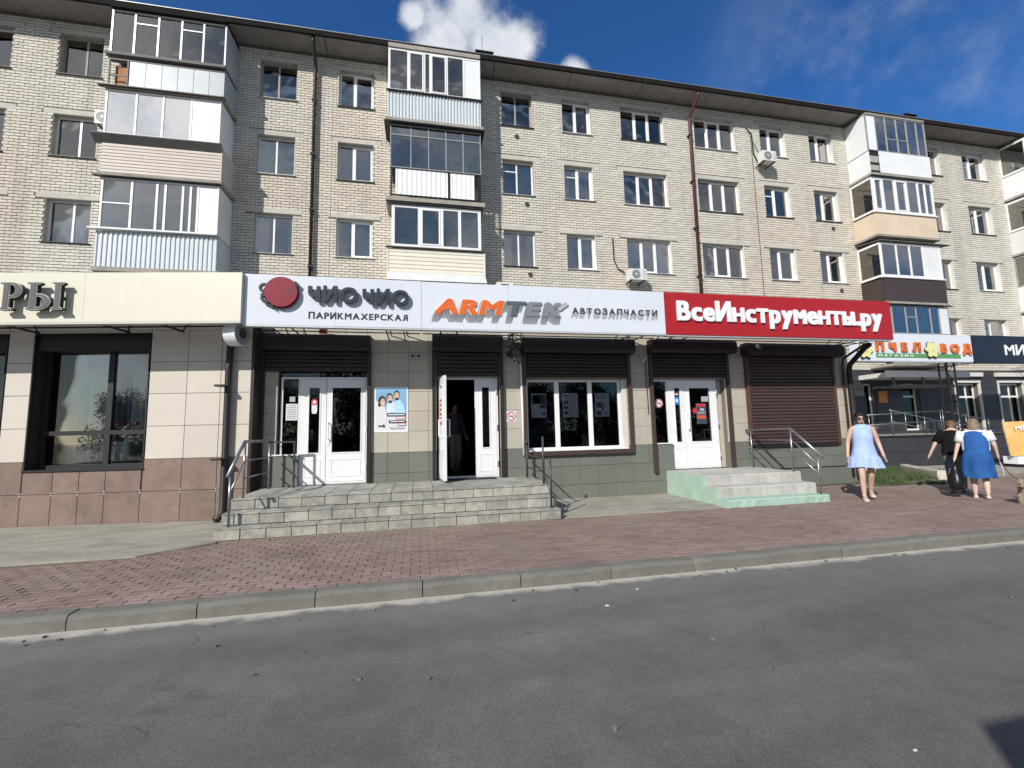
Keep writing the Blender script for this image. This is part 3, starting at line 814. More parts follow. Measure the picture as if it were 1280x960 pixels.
# cornice: projecting roof slabs with open joints, roof edge, roof
def eaves():
    b = 0
    x = -18.0; k = 0
    while x < 40:
        x1 = min(x + 2.96, 40)
        zo = random.uniform(-.012, .012)
        BX('eaves_slab', M_soffit, apt, x + .012, x1 - .012, YW - .78, YW + .5, 15.10 + zo, 15.20 + zo); x = x1
    BX('roof_edge', M_roofdk, apt, -18, 40, YW - .86, YW - .785, 15.07, 15.235)
    BX('roof_edge_strip', M_roofmetal, apt, -18, 40, YW - .875, YW - .70, 15.237, 15.262)
    r = MB(); r.loft([[(-18, YW - .7, 15.24), (-18, 21.5, 17.4), (-18, 27.5, 15.24)], [(40, YW - .7, 15.24), (40, 21.5, 17.4), (40, 27.5, 15.24)]])
    r.build('roof', M_roofdk, apt)
    w = MB(); w.box(-18, -17.6, YW + .43, 27.4, 0, 15.1); w.box(39.6, 40, YW + .43, 27.4, 0, 15.1); w.box(-18, 40, 27, 27.4, 0, 15.1); w.build('rear_wall', M_brick, apt)
    for x, z in ((2.35, 15.60), (22.1, 15.62)):
        v = BX('roof_vent', M_black, apt, x - .28, x + .28, YW - .55, YW + .0, 15.27, z)
        BX('vent_cap', M_black, v, x - .34, x + .34, YW - .60, YW + .05, z + .002, z + .05)
eaves()
BX('antenna_mast', M_dkframe, apt, 2.30, 2.315, YW - .3, YW - .285, 15.6, 16.5)

def downpipe(parent, pts, r, m, name='downpipe', rings=()):
    p = MB().tube(pts, r, 10).build(name, m, parent, smooth=True)
    for z in rings: BX('bracket', m, p, pts[-1][0] - r - .015, pts[-1][0] + r + .015, pts[-1][1] - r - .012, pts[-1][1] + r + .06, z, z + .035)
    return p
downpipe(apt, [(11.0, 14.83, 15.12), (11.0, 14.83, 14.92), (10.98, 15.42, 14.45), (10.97, 15.46, 14.3), (10.95, 15.46, 3.6)], .062, M_pipe, rings=(13.6, 11.6, 9.6, 7.6, 5.9))
downpipe(apt, [(-3.55, 14.85, 15.1), (-3.55, 14.9, 14.9), (-3.57, 15.40, 14.5), (-3.58, 15.46, 14.35), (-3.60, 15.46, 3.6)], .058, M_pipedk, rings=(13.2, 11.2, 9.2, 7.2))
# service cables running down the wall
MB().tube([(13.95, YW - .02, 13.9), (13.96, YW - .02, 9.0), (13.98, YW - .02, 4.0)], .012, 5).build('service_cable', M_cable, apt)
MB().tube([(-3.02, YW - .02, 13.9), (-3.03, YW - .02, 9.0), (-3.05, YW - .02, 4.2)], .012, 5).build('service_cable', mat('pale_cable', (.45, .44, .4), .7), apt)
MB().tube([(13.75, YW - .02, 14.35), (14.0, YW - .03, 14.1), (14.02, YW - .03, 13.2), (14.2, YW - .03, 12.82), (14.6, YW - .04, 12.75)], .03, 6).build('service_cable', M_cable, apt)
MB().tube([(13.8, YW - .02, 14.3), (14.2, YW - .03, 13.4), (14.6, YW - .04, 12.9)], .012, 5).build('service_cable', M_cable, apt)
MB().tube([(7.35, YW - .02, 9.0), (7.36, YW - .03, 8.1), (7.5, YW - .05, 7.75), (7.75, YW - .1, 7.60)], .025, 6).build('service_cable', M_cable, apt)
for x, z in ((3.62, 12.78), (3.95, 10.1), (4.0, 7.36), (17.75, 10.12), (17.85, 7.32), (19.0, 10.75)):
    MB().tube([(x, YW - .014, z), (x, YW - .05, z)], .085, 10).build('vent_hole', M_silldk, apt)

# ---------------------------------------------------------------- balconies
YB = YW - 1.0
def corrugated(x0, x1, z0, z1, y, pitch=.125, d=.028):
    b = MB(); pts = []; x = x0
    while x < x1 - 1e-4:
        for f, q in ((0, 0), (.3, 0), (.42, d), (.75, d), (.9, 0)):
            if x + f * pitch <= x1: pts.append((x + f * pitch, y + q))
        x += pitch
    pts.append((x1, y))
    b.loft([[(a, c, z0) for a, c in pts], [(a, c, z1) for a, c in pts]], cap=False, close=False)
    return b
def rail_side(m, parent, x, z0, z1, out, name='side_panel', t=.03):
    return BX(name, m, parent, x if out > 0 else x - t, x + t if out > 0 else x, YB + .035, YW - .013, z0, z1)
def siding(parent, x0, x1, z0, z1, y, m, h=.115):
    n = max(1, round((z1 - z0) / h)); h = (z1 - z0) / n
    b = MB(); w = x1 - x0
    b.loft([[(0, 0, 0), (0, -.008, h * .12), (0, .006, h - .004), (0, .02, h - .004), (0, .02, 0)], [(w, 0, 0), (w, -.008, h * .12), (w, .006, h - .004), (w, .02, h - .004), (w, .02, 0)]])
    me = b.mesh('slat', m)
    for i in range(n): link('slat', me, parent, (x0, y, z0 + i * h))
def slab(x0, x1, z, over=.06, t=.13):
    return BX('balcony', M_conc, apt, x0 - over, x1 + over, YB - over, YW - .013, z - t, z)
def glazing(parent, x0, x1, z0, z1, splits, fm, pm, solid=(), wide=(), y=YB, fw=.05, mw=.05, tr=None, sides='lr', sidem=None, curtains=(), solidm=None):
    f = frame_mesh(x0, x1, z0, z1, splits, y, d=.06, w=fw, mull=mw).build('glazing_frame', fm, parent)
    xs = [x0 + fw] + [v for s in splits for v in (s - mw / 2, s + mw / 2)] + [x1 - fw]
    for k in range(0, len(xs), 2):
        l, r = xs[k], xs[k + 1]; i = k // 2
        if i in solid: BX('blind_panel', solidm or M_whitep, parent, l - .003, r + .003, y + .012, y + .03, z0 + fw - .003, z1 - fw + .003); continue
        if i in wide:
            frame_mesh(l + .002, r - .002, z0 + fw + .002, z1 - fw - .002, [], y - .014, d=.05, w=.05).build('sash', fm, parent)
        if tr and i in tr:
            BX('transom', fm, parent, l, r, y + .005, y + .045, tr[i], tr[i] + .035)
        BX('pane', pm, parent, l - .004, r + .004, y + .026, y + .032, z0 + fw - .004, z1 - fw + .004)
    for s in sides:
        x, o = (x0, -1) if s == 'l' else (x1, 1)
        if sidem: BX('side_panel', sidem, parent, x - .0 if o < 0 else x - .035, x + .035 if o < 0 else x, y + .062, YW - .013, z0, z1)
        else:
            b = MB(); xx = x if o < 0 else x - .05
            b.box(xx, xx + .05, y + .062, YW - .013, z0, z0 + fw); b.box(xx, xx + .05, y + .062, YW - .013, z1 - fw, z1); b.box(xx + .001, xx + .049, YW - .07, YW - .014, z0 + fw, z1 - fw)
            b.build('glazing_frame', fm, parent)
            BX('pane', pm, parent, xx + .022, xx + .028, y + .06, YW - .068, z0 + fw - .004, z1 - fw + .004)
    for l, r, m, a, c, sd in curtains: wavy(l, r, a, c, y + .3, .03, max(2, int((r - l) / .13)), seed=sd).build('curtain', m, parent)

# left stack
X0, X1 = -9.25, -6.07
s4 = slab(X0, X1 - .03, 12.28, t=.10)
glazing(s4, X0, X1, 13.36, 14.80, [-8.62, -7.98, -7.34, -6.72], M_frame_al, M_glassb, tr={1: 14.42, 3: 14.42}, sidem=M_galv, fw=.045, mw=.05)
BX('shelf', M_conc_dk, s4, X0 - .08, X1 + .02, YB - .08, YB + .30, 13.26, 13.345)
BX('top_rail', M_dkframe, s4, X0, X1, YB + .01, YB + .05, 13.14, 13.20)
for i in range(6): BX('sheet_panel', M_galv, s4, -8.68 + i * .437, -8.68 + (i + 1) * .437 - .012, YB, YB + .02, 12.31, 13.12)
BX('post', M_dkframe, s4, X0, X0 + .04, YB + .012, YB + .048, 12.30, 13.14); BX('post', M_dkframe, s4, -8.76, -8.72, YB + .012, YB + .048, 12.30, 13.14)
BX('bar', M_dkframe, s4, X0 + .04, -8.76, YB + .02, YB + .04, 12.62, 12.66)
BX('storage_board', mat('orange_wood', (.38, .16, .06), .7, var=.3), s4, X0 + .10, -8.80, YB + .16, YB + .40, 12.36, 13.05)
rail_side(M_galv, s4, X1, 12.3, 13.22, -1)
b = MB(); b.loft([[(X0 - .02, YW - .02, 14.86), (X0 - .02, YB - .10, 14.815), (X0 - .02, YB - .10, 14.85), (X0 - .02, YW - .02, 14.90)], [(X1 + .02, YW - .02, 14.86), (X1 + .02, YB - .10, 14.815), (X1 + .02, YB - .10, 14.85), (X1 + .02, YW - .02, 14.90)]]); b.build('balcony_roof', M_roofdk, s4)
s3 = slab(X0 + .02, X1 + .02, 9.49)
BX('awning_sheet', M_silldk, s3, X0 - .18, X1 + .06, YB - .14, YB + .02, 12.195, 12.225)
glazing(s3, X0, X1 - .06, 10.72, 12.15, [-8.44, -7.72, -6.95], M_white, M_glassm, solid=(3,), sidem=M_whitep, fw=.045, mw=.05)
b = MB(); b.loft([[(X0 - .2, YB - .2, 10.60), (X0 - .2, YB - .2, 10.63), (X0 - .2, YB + .02, 10.71), (X0 - .2, YB + .02, 10.40)], [(X1 + .02, YB - .2, 10.60), (X1 + .02, YB - .2, 10.63), (X1 + .02, YB + .02, 10.71), (X1 + .02, YB + .02, 10.40)]]); b.build('apron_flashing', M_conc_dk, s3)
siding(s3, X0, X1 + .02, 9.50, 10.42, YB, M_siding, h=.102)
BX('corner_strip', M_siding, s3, X1 + .012, X1 + .045, YB - .014, YB + .03, 9.47, 10.42)
rail_side(M_siding, s3, X1 + .045, 9.5, 10.60, -1)
s2 = slab(X0 + .05, X1 + .05, 6.60)
BX('awning_sheet', M_silldk, s2, X0 - .14, X1 + .06, YB - .12, YB + .02, 9.35, 9.375)
glazing(s2, X0 + .06, X1, 7.76, 9.33, [-8.40, -7.74, -7.52, -7.05, -6.84, -6.64], M_white, M_glassb, solid=(6,), sidem=M_whitep, fw=.05, mw=.06, tr={0: 8.55},
        curtains=[(-8.38, -7.1, M_curtain2, 8.05, 8.75, 5)])
BX('window_board', M_white, s2, X0 - .14, X1 + .02, YB - .12, YB + .02, 7.715, 7.755)
corrugated(X0 + .02, X1 + .03, 6.60, 7.70, YB).build('corrugated_panel', M_corr, s2)
rail_side(M_corr, s2, X1 + .03, 6.6, 7.70, -1)

# middle stack
X0, X1 = -1.06, 2.11
t4 = slab(X0, X1, 12.24, t=.10, over=.08)
glazing(t4, X0, X1, 13.28, 14.86, [-.90 + .5, .16, .35, .94, 1.52], M_white, M_glassb, solid=(5,), sidem=M_whitep, wide=(1, 3), fw=.07, mw=.055)
corrugated(X0, X1, 12.24, 13.25, YB, pitch=.11).build('corrugated_panel', M_corr, t4)
BX('window_board', M_silldk, t4, X0 - .06, X1 + .06, YB - .07, YB + .02, 13.252, 13.278)
rail_side(M_corr, t4, X1, 12.24, 13.25, -1); rail_side(M_corr, t4, X0, 12.24, 13.25, 1)
b = MB(); b.loft([[(X0, YW - .02, 14.88), (X0, YB - .04, 14.875), (X0, YB - .04, 15.02), (X0, YW - .02, 15.02)], [(X1, YW - .02, 14.88), (X1, YB - .04, 14.875), (X1, YB - .04, 15.02), (X1, YW - .02, 15.02)]]); b.build('balcony_roof', mat('tan_fascia', (.33, .30, .27), .8), t4)
t3 = slab(X0 + .06, X1 - .02, 9.42, t=.14, over=.10)
b = MB(); b.loft([[(X0 - .12, YB - .14, 12.06), (X0 - .12, YB - .14, 12.08), (X0 - .12, YW - .02, 12.12), (X0 - .12, YW - .02, 12.09)], [(X1 + .12, YB - .14, 12.06), (X1 + .12, YB - .14, 12.08), (X1 + .12, YW - .02, 12.12), (X1 + .12, YW - .02, 12.09)]]); b.build('balcony_roof', M_dkframe, t3)
glazing(t3, X0 + .08, X1 - .02, 10.50, 12.05, [-.30, .29, .88, 1.47], M_frame_gr, M_glassb, fw=.03, mw=.03, tr={k: 11.66 for k in range(5)})
b = MB()
for x in (-.97, -.62, 1.0, 1.80, 2.05): b.box(x, x + .035, YB + .02, YB + .055, 9.43, 10.46)
b.box(X0 + .08, X1 - .02, YB + .015, YB + .06, 10.46, 10.495); b.box(X0 + .08, X1 - .02, YB + .019, YB + .056, 9.52, 9.55)
for x in (1.86, 1.93, 1.99): b.box(x, x + .015, YB + .03, YB + .045, 9.55, 10.46)
for z in (9.8, 10.1): b.box(-.93, -.62, YB + .03, YB + .045, z, z + .02)
for q in range(4): b.box(X0 + .09, X0 + .105, YB + .1 + q * .2, YB + .12 + q * .2, 9.43, 10.46); b.box(X1 - .04, X1 - .025, YB + .1 + q * .2, YB + .12 + q * .2, 9.43, 10.46)
b.build('railing', M_dkframe, t3)
corrugated(-.80, .93, 9.55, 10.44, YB - .012, pitch=.16, d=.012).build('sheet_panel', M_whitep, t3)
corrugated(1.02, 1.84, 9.55, 10.44, YB - .010, pitch=.16, d=.006).build('sheet_panel', M_whitep, t3)
t2 = slab(X0 + .06, X1, 6.62)
BX('awning_sheet', M_dkframe, t2, X0 - .02, X1 + .02, YB - .08, YB + .02, 9.21, 9.235)
glazing(t2, X0 + .14, X1 - .06, 7.73, 9.20, [-.02, .72, 1.32], M_white, M_glassb, fw=.10, mw=.10, sidem=M_whitep, wide=(1,), curtains=[(-.8, -.1, M_curtain, 7.8, 8.15, 3), (.05, .6, M_curtain, 7.8, 8.05, 4), (1.4, 1.95, M_curtain, 7.8, 9.0, 6)])
siding(t2, X0 + .05, X1 + .02, 6.86, 7.68, YB, M_siding2, h=.135)
BX('window_board', M_silldk, t2, X0 - .04, X1 + .06, YB - .07, YB + .02, 7.69, 7.725)
for x in (X0, X1 + .018): BX('corner_strip', M_siding2, t2, x, x + .05, YB - .016, YB + .03, 6.80, 7.685)
rail_side(M_siding2, t2, X1 + .065, 6.8, 7.68, -1); rail_side(M_siding2, t2, X0, 6.8, 7.68, 1)
b = MB(); b.loft([[(X0 + .0, YB - .02, 6.86), (X0 - .0, YB - .10, 6.58), (X0, YB - .06, 6.58), (X0, YB + .02, 6.86)], [(X1 + .06, YB - .02, 6.86), (X1 + .10, YB - .10, 6.58), (X1 + .1, YB - .06, 6.58), (X1 + .06, YB + .02, 6.86)]]); b.build('skirt_flashing', M_sidingw, t2)

# right stack
X0, X1 = 18.92, 22.12
u4 = slab(X0, X1, 12.24, t=.10)
glazing(u4, X0, X1, 13.30, 14.92, [19.40, 19.95, 20.55, 21.1, 21.66], M_frame_gr, M_glassb, solid=(0,), fw=.03, mw=.035, sidem=M_whitep, tr={2: 13.9, 3: 13.9})
BX('parapet_panel', M_whitep, u4, 19.42, X1 + .06, YB - .01, YB + .02, 12.30, 13.28)
rail_side(M_whitep, u4, X0, 12.26, 13.26, 1); rail_side(M_whitep, u4, X1, 12.26, 13.26, -1)
for z in (12.32, 12.68, 13.1): BX('bar', M_dkframe, u4, X0 + .03, 19.42, YB + .01, YB + .04, z, z + .07)
BX('backing_board', M_plaster, u4, X0 + .03, 19.42, YB + .045, YB + .06, 12.3, 13.2)
BX('roof_slab', M_soffit, u4, X0, X1, YB - .02, YW - .02, 14.93, 15.02)
u3 = slab(X0 - .08, X1, 9.50, t=.09)
BX('awning_sheet', M_dkframe, u3, X0 - .10, X1 + .06, YB - .1, YB + .03, 12.095, 12.12)
glazing(u3, X0 - .05, X1 + .02, 10.53, 12.08, [19.42, 20.05, 20.70, 21.32, 21.9 - .2], M_white, M_glassb, fw=.09, mw=.08, wide=(0, 2))
MB().box(X0 - .06, X1, YB - .005, YB + .03, 9.50, 10.45).build('parapet_panel', M_peach, u3)
rail_side(M_peach, u3, X0 - .06, 9.5, 10.45, 1); rail_side(M_peach, u3, X1, 9.5, 10.45, -1)
BX('window_board', M_white, u3, X0 - .12, X1 + .05, YB - .06, YB + .03, 10.465, 10.525)
u2 = slab(X0 - .02, X1, 6.60, t=.09)
b = MB(); b.loft([[(X0 - .1, YB - .12, 9.20), (X0 - .1, YB - .12, 9.22), (X0 - .1, YW - .02, 9.36), (X0 - .1, YW - .02, 9.34)], [(X1 + .5, YB - .12, 9.20), (X1 + .5, YB - .12, 9.22), (X1 + .5, YW - .02, 9.36), (X1 + .5, YW - .02, 9.34)]]); b.build('balcony_roof', M_conc_dk, u2)
glazing(u2, X0 - .02, X1, 7.68, 9.17, [19.75, 20.45, 21.15], M_white, M_glassb, solid=(3,), fw=.09, mw=.06, curtains=[(19.85, 20.4, M_curtain, 7.8, 9.0, 8), (20.5, 21.1, M_curtain, 7.8, 9.0, 9)])
BX('window_board', M_white, u2, X0 - .10, X1 + .04, YB - .06, YB + .02, 7.62, 7.675)
MB().box(X0, X1 + .04, YB - .01, YB + .02, 6.60, 7.60).build('parapet_panel', M_brownp, u2)
rail_side(M_brownp, u2, X0, 6.6, 7.60, 1); rail_side(M_brownp, u2, X1 + .04, 6.6, 7.60, -1)
u1 = slab(X0, X1, 4.0, t=.09)
BX('awning_sheet', M_dkframe, u1, X0 - .06, X1 + .2, YB - .1, YB + .03, 6.47, 6.50)
glazing(u1, X0 + .2, X1, 5.25, 6.45, [19.85, 20.4, 21.15, 21.62], M_frame_gr, M_glassb, solid=(4,), solidm=M_whitep, fw=.04, mw=.04, tr={1: 5.95})
BX('parapet_panel', M_sidingw, u1, X0, X1, YB - .01, YB + .02, 4.0, 5.23)

# far right stack at the picture's edge
X0, X1 = 28.08, 31.3
v4 = slab(X0, X1, 12.28, t=.10)
glazing(v4, X0, X1, 13.42, 14.92, [28.3, 29.0, 30.0], M_white, M_glassb, fw=.10, mw=.08)
MB().box(X0, X1, YB, YB + .03, 12.28, 13.38).build('parapet_panel', M_whitep, v4); rail_side(M_whitep, v4, X0, 12.28, 13.38, 1)
v3 = slab(X0, X1, 9.5, t=.10)
glazing(v3, X0, X1, 10.62, 12.1, [28.9, 29.6, 30.4], M_white, M_glassb, fw=.10, mw=.08)
siding(v3, X0, X1, 9.5, 10.58, YB, M_sidingw); rail_side(M_sidingw, v3, X0, 9.5, 10.58, 1)
v2 = slab(X0, X1, 6.7, t=.10)
glazing(v2, X0, X1, 7.9, 9.35, [28.8, 29.6, 30.4], M_frame_gr, M_glassb, fw=.06, mw=.06)
for q in (.25, .6): 
    b = wavy(0, .28, 7.95, 9.3, 0, .02, 3, seed=int(q * 100)); o = b.build('curtain', M_curtain, v2); o.rotation_euler = (0, 0, PI / 2); o.location = (X0 + .12, YB + q, 0)
MB().box(X0, X1, YB, YB + .03, 6.7, 7.88).build('parapet_panel', M_whitep, v2); rail_side(M_whitep, v2, X0, 6.7, 7.88, 1)
v1 = slab(X0, X1, 4.0, t=.10)
glazing(v1, X0, X1, 5.1, 6.5, [29.2, 30.2], M_white, M_glassb, fw=.1, mw=.08, sidem=M_whitep)
MB().box(X0, X1, YB, YB + .03, 4.0, 5.08).build('parapet_panel', M_whitep, v1); rail_side(M_whitep, v1, X0, 4, 5.08, 1)

# ---------------------------------------------------------------- anthracite ground floor at the right
def dark_floor():
    y = YW - .05
    xs0 = 13.4; w = .9; hs = [.14, .70, 1.28, 1.86, 2.44, 3.02, 3.60, 3.86]
    for i in range(int((33 - xs0) / w)):
        for k in range(len(hs) - 1):
            for r in cut((xs0 + i * w, xs0 + (i + 1) * w, hs[k], hs[k + 1]), G_HOLES): tile('tile', M_dktile, apt, *r, y + random.uniform(-.002, .002), YW - .002, gap=.008)
    BX('ledge', M_lintel, apt, 13.4, 33, YW - .06, YW - .013, 3.87, 4.0)
    for n, h in enumerate(G_HOLES):
        a, c, p, q = h
        if n == 1:      # the entrance: white door with dark glass
            d = frame_mesh(a + .02, c - .02, p, q - .02, [], YW + .12, w=.07).build('door', M_white, apt)
            BX('transom', M_white, d, a + .09, c - .09, YW + .121, YW + .175, q - .62, q - .54)
            BX('pane', M_glassd, d, a + .086, c - .086, YW + .14, YW + .146, p + .066, q - .084)
            wavy(a + .15, c - .12, p + .05, p + .75, YW + .35, .02, 4, seed=3).build('curtain', M_curtain, d)
            continue
        wd = frame_mesh(a + .02, c - .02, p + .02, q - .02, [a + (c - a) * .62] if n > 1 else [], YW + .14, w=.07, mull=.07).build('window', M_white, apt)
        if n > 1: BX('transom', M_white, wd, a + .09, c - .09, YW + .139, YW + .20, q - .66, q - .58)
        BX('pane', M_glassd, wd, a + .086, c - .086, YW + .165, YW + .171, p + .086, q - .086)
        if n > 1:
            b = MB(); e = .09
            b.box(a - e, a - .002, y - .03, y + .04, p - .05, q + .0); b.box(c + .002, c + e, y - .03, y + .04, p - .05, q); b.box(a - e, c + e, y - .05, y + .03, q + .004, q + .10)
            b.box(a - e - .1, c + e + .1, y - .12, y + .02, q + .28, q + .46)
            b.build('window_trim', M_offwhite, wd)
            wavy(a + .1, a + (c - a) * .6, p + .08, q - .7, YW + .32, .025, 5, seed=n).build('curtain', M_curtain, wd)
dark_floor()
# canopy of white panels with a lattice truss above the entrance
cn = BX('canopy', M_offwhite, apt, 18.2, 22.3, 14.35, YW - .062, 3.42, 3.60)
BX('canopy_edge', M_white, cn, 18.1, 22.4, 14.30, 14.345, 3.40, 3.66)
BX('lintel_beam', M_conc_dk, cn, 18.6, 21.8, 14.5, 14.6, 3.02, 3.12); BX('lintel_beam', M_conc_dk, cn, 18.6, 21.8, 15.2, 15.3, 3.02, 3.12)
for x in (18.7, 20.2, 21.7): BX('hanger', M_conc_dk, cn, x, x + .07, 14.51, 14.58, 3.121, 3.419)
tag(BX('notice_board', mat('orange_board', (.62, .26, .06), .6, var=.15, scale=8), None, 18.62 + .5, 19.02 + .55, YW - .085, YW - .055, 2.45, 2.95), 'small orange notice board on the dark tiled wall beside the entrance', 'notice board')

# ramp wall and railing in front of the dark shop
rwall = thing_w('ramp_wall', 'low ramp wall clad in dark grey tiles behind the grass strip', 'wall', (17.5, 12.3, 0))
BX('core', M_grout, rwall, 14.42, 22.6, 12.26, 12.5, .06, 1.10)
for i in range(9):
    for k in range(2): tile('tile', M_dktile, rwall, 14.42 + i * .91, 14.42 + (i + 1) * .91, .10 + k * .5, .10 + (k + 1) * .5, 12.225, 12.258, gap=.008)
BX('coping', M_black, rwall, 14.40, 22.65, 12.20, 12.55, 1.102, 1.15)
BX('ramp_slab', M_conc, rwall, 14.5, 22.6, 12.51, 15.54, .5, 1.12)
rr = thing_w('ramp_railing', 'steel railing with two sloping bars along the top of the dark ramp wall', 'railing', (17.5, 12.35, 1.15))
for y, x0, z0, x1, z1 in ((12.36, 15.6, 2.02, 18.5, 1.45), (14.0, 16.6, 1.9, 20.2, 2.02), (14.0, 20.2, 2.02, 22.6, 1.62)):
    for dz in (0, -.38):
        MB().tube([(x0, y, z0 + dz), (x1, y, z1 + dz)], .015, 8).build('rail', M_steel, rr, smooth=True)
    for t in (0.02, .5, .98):
        x = x0 + (x1 - x0) * t; MB().tube([(x, y, 1.13), (x, y, z0 + (z1 - z0) * t + .05)], .015, 8).build('post', M_steel, rr, smooth=True)

# ================================================================ the shop with green plinth
YS = 9.30
DOOR1 = (-2.68, -1.00, .655, 2.86); DOORA = (.33, 1.64, .655, 2.74); WIN = (2.20, 4.52, 1.15, 2.71); DOOR2 = (5.16, 7.02, .64, 2.70); SHUT = (7.58, 10.08, 1.12, 3.24)
SH = [DOOR1, DOORA, WIN, DOOR2, SHUT]
shop = thing_w('shop_building', 'single storey shop of beige and grey green tiles with white doors and dark shutters', 'shop', (3.8, YS, 0))
wh = wall_holes(-3.06, 10.60, .0, 3.72, SH, YS, YS + .25)
wh.build('wall', M_grout, shop)
def shop_tiles():
    w = .402
    zs_g = [.135, .42, .82, 1.215]; zs_b = [1.225, 1.64, 2.04, 2.44, 2.84, 3.24, 3.70]
    for zs, m in ((zs_g, M_green), (zs_b, M_beige)):
        for k in range(len(zs) - 1):
            for i in range(34):
                a = -3.05 + i * w; c = min(a + w, 10.59)
                for r in cut((a, c, zs[k], zs[k + 1]), SH): tile('wall_tile', m, shop, *r, YS - .012, YS - .0008, gap=.0045)
shop_tiles()
for x in (-3.06, 10.36): BX('side_wall', M_green, shop, x, x + .24, YS + .251, YW - .02, 0, 3.7)
BX('flat_roof', M_conc_dk, shop, -3.10, 10.64, YS - .0, YW - .02, 3.725, 3.86)
fl = MB(); fl.box(-2.81, 10.35, YS + .06, YW - .03, .50, .648); fl.build('floor', M_indk, shop)
pi_ = MB()
for x in (-.4, 1.9, 4.85, 7.3): pi_.box(x, x + .1, YS + .26, 14.5, .65, 3.7)
pi_.box(-2.8, 10.3, 14.5, 14.6, .65, 3.7); pi_.box(-2.8, 10.3, YS + .26, 14.5, 3.3, 3.4); pi_.build('inner_wall', M_indk, shop)

# plinth gap and ledge at the right end
BX('plinth_gap', M_black, shop, 7.6, 10.585, YS - .022, YS - .0125, .545, .575)
BX('plinth_step', M_green, shop, 7.58, 10.585, YS - .05, YS - .0128, .135, .545)

def leaf(parent, x0, x1, z0, z1, y, gl, handle=None, kick=True, hinge=None, name='door', pm=None):
    """a white plastic door leaf: rails, glazing gl = (x0, x1, z0, z1), lower panel, handle, hinges"""
    h = [gl]
    d = wall_holes(x0, x1, z0, z1, h, y, y + .06)
    d.box(x0, x1, y, y + .06, z0 - .001, z0 - .0005)
    d.box(x0 - .0004, x0, y, y + .06, z0, z1); d.box(x1, x1 + .0004, y, y + .06, z0, z1)
    o = d.build(name, M_white, parent)
    b = MB(); e = .018
    for (a, c, p, q) in ((gl[0] - e, gl[0] + .004, gl[2] - e, gl[3] + e), (gl[1] - .004, gl[1] + e, gl[2] - e, gl[3] + e)): b.box(a, c, y - .008, y + .005, p, q)
    b.box(gl[0], gl[1], y - .0078, y + .005, gl[2] - e, gl[2] + .004); b.box(gl[0], gl[1], y - .0078, y + .005, gl[3] - .004, gl[3] + e)
    b.build('glazing_bead', M_white, o)
    BX('pane', pm or M_glassd, o, gl[0], gl[1], y + .03, y + .036, gl[2], gl[3])
    if kick:
        k = MB(); zt = gl[2] - .14; a, c, p = x0 + .09, x1 - .09, z0 + .1
        k.box(a, a + .012, y - .006, y + .001, p, zt); k.box(c - .012, c, y - .006, y + .001, p, zt); k.box(a, c, y - .007, y + .001, p - .006, p + .006); k.box(a, c, y - .007, y + .001, zt - .006, zt + .006)
        k.build('lower_panel', M_whitep, o)
    if handle:
        hx, hz, side = handle
        t = MB(); t.tube([(hx, y - .0, hz), (hx, y - .07, hz), (hx + side * .0, y - .07, hz + .01)], .012, 8)
        t.tube([(hx, y - .0, hz + .32), (hx, y - .065, hz + .32), (hx + .0, y - .07, hz + .31)], .012, 8); t.tube([(hx, y - .07, hz), (hx, y - .07, hz + .32)], .015, 8)
        t.box(hx - .02, hx + .02, y - .012, y - .0005, hz - .12, hz - .04)
        t.build('handle', M_white, o, smooth=False)
    if hinge is not None:
        for z in (z0 + .25, (z0 + z1) / 2, z1 - .25): MB().tube([(hinge, y - .018, z - .055), (hinge, y - .018, z + .055)], .018, 8).build('hinge', M_frame_al, o)
    return o

def shutter_box(x0, x1, z0, zt, boxh=.27, out=.24, yb=None):
    """closed housing on top with the lowered curtain of slats below it"""
    yb = yb or YS - .0125
    o = MB(); zb = zt - boxh
    o.loft([[(x0, yb, zb), (x0, yb - out + .05, zb), (x0, yb - out, zb + .07), (x0, yb - out, zt - .06), (x0, yb - out + .06, zt), (x0, yb, zt)],
            [(x1, yb, zb), (x1, yb - out + .05, zb), (x1, yb - out, zb + .07), (x1, yb - out, zt - .06), (x1, yb - out + .06, zt), (x1, yb, zt)]])
    s = o.build('roller_shutter', M_shutbox, shop)
    return s
def slats(s, x0, x1, z0, z1, y, m, h=.078):
    n = max(1, round((z1 - z0) / h)); h = (z1 - z0) / n; w = x1 - x0
    b = MB(); b.loft([[(0, 0, .004), (0, -.014, .012), (0, -.018, h * .5), (0, -.014, h - .012), (0, 0, h - .003), (0, .006, h - .003), (0, .006, .004)], [(w, 0, .004), (w, -.014, .012), (w, -.018, h * .5), (w, -.014, h - .012), (w, 0, h - .003), (w, .006, h - .003), (w, .006, .004)]])
    me = b.mesh('slat', m)
    for i in range(n): link('slat', me, s, (x0, y, z0 + i * h))
def guides(s, x0, x1, z0a, z1, z0b=None, m=None):
    for x, z in ((x0, z0a), (x1 - .07, z0b if z0b is not None else z0a)): BX('guide_rail', m or M_shut, s, x, x + .07, YS - .085, YS - .0128, z, z1)

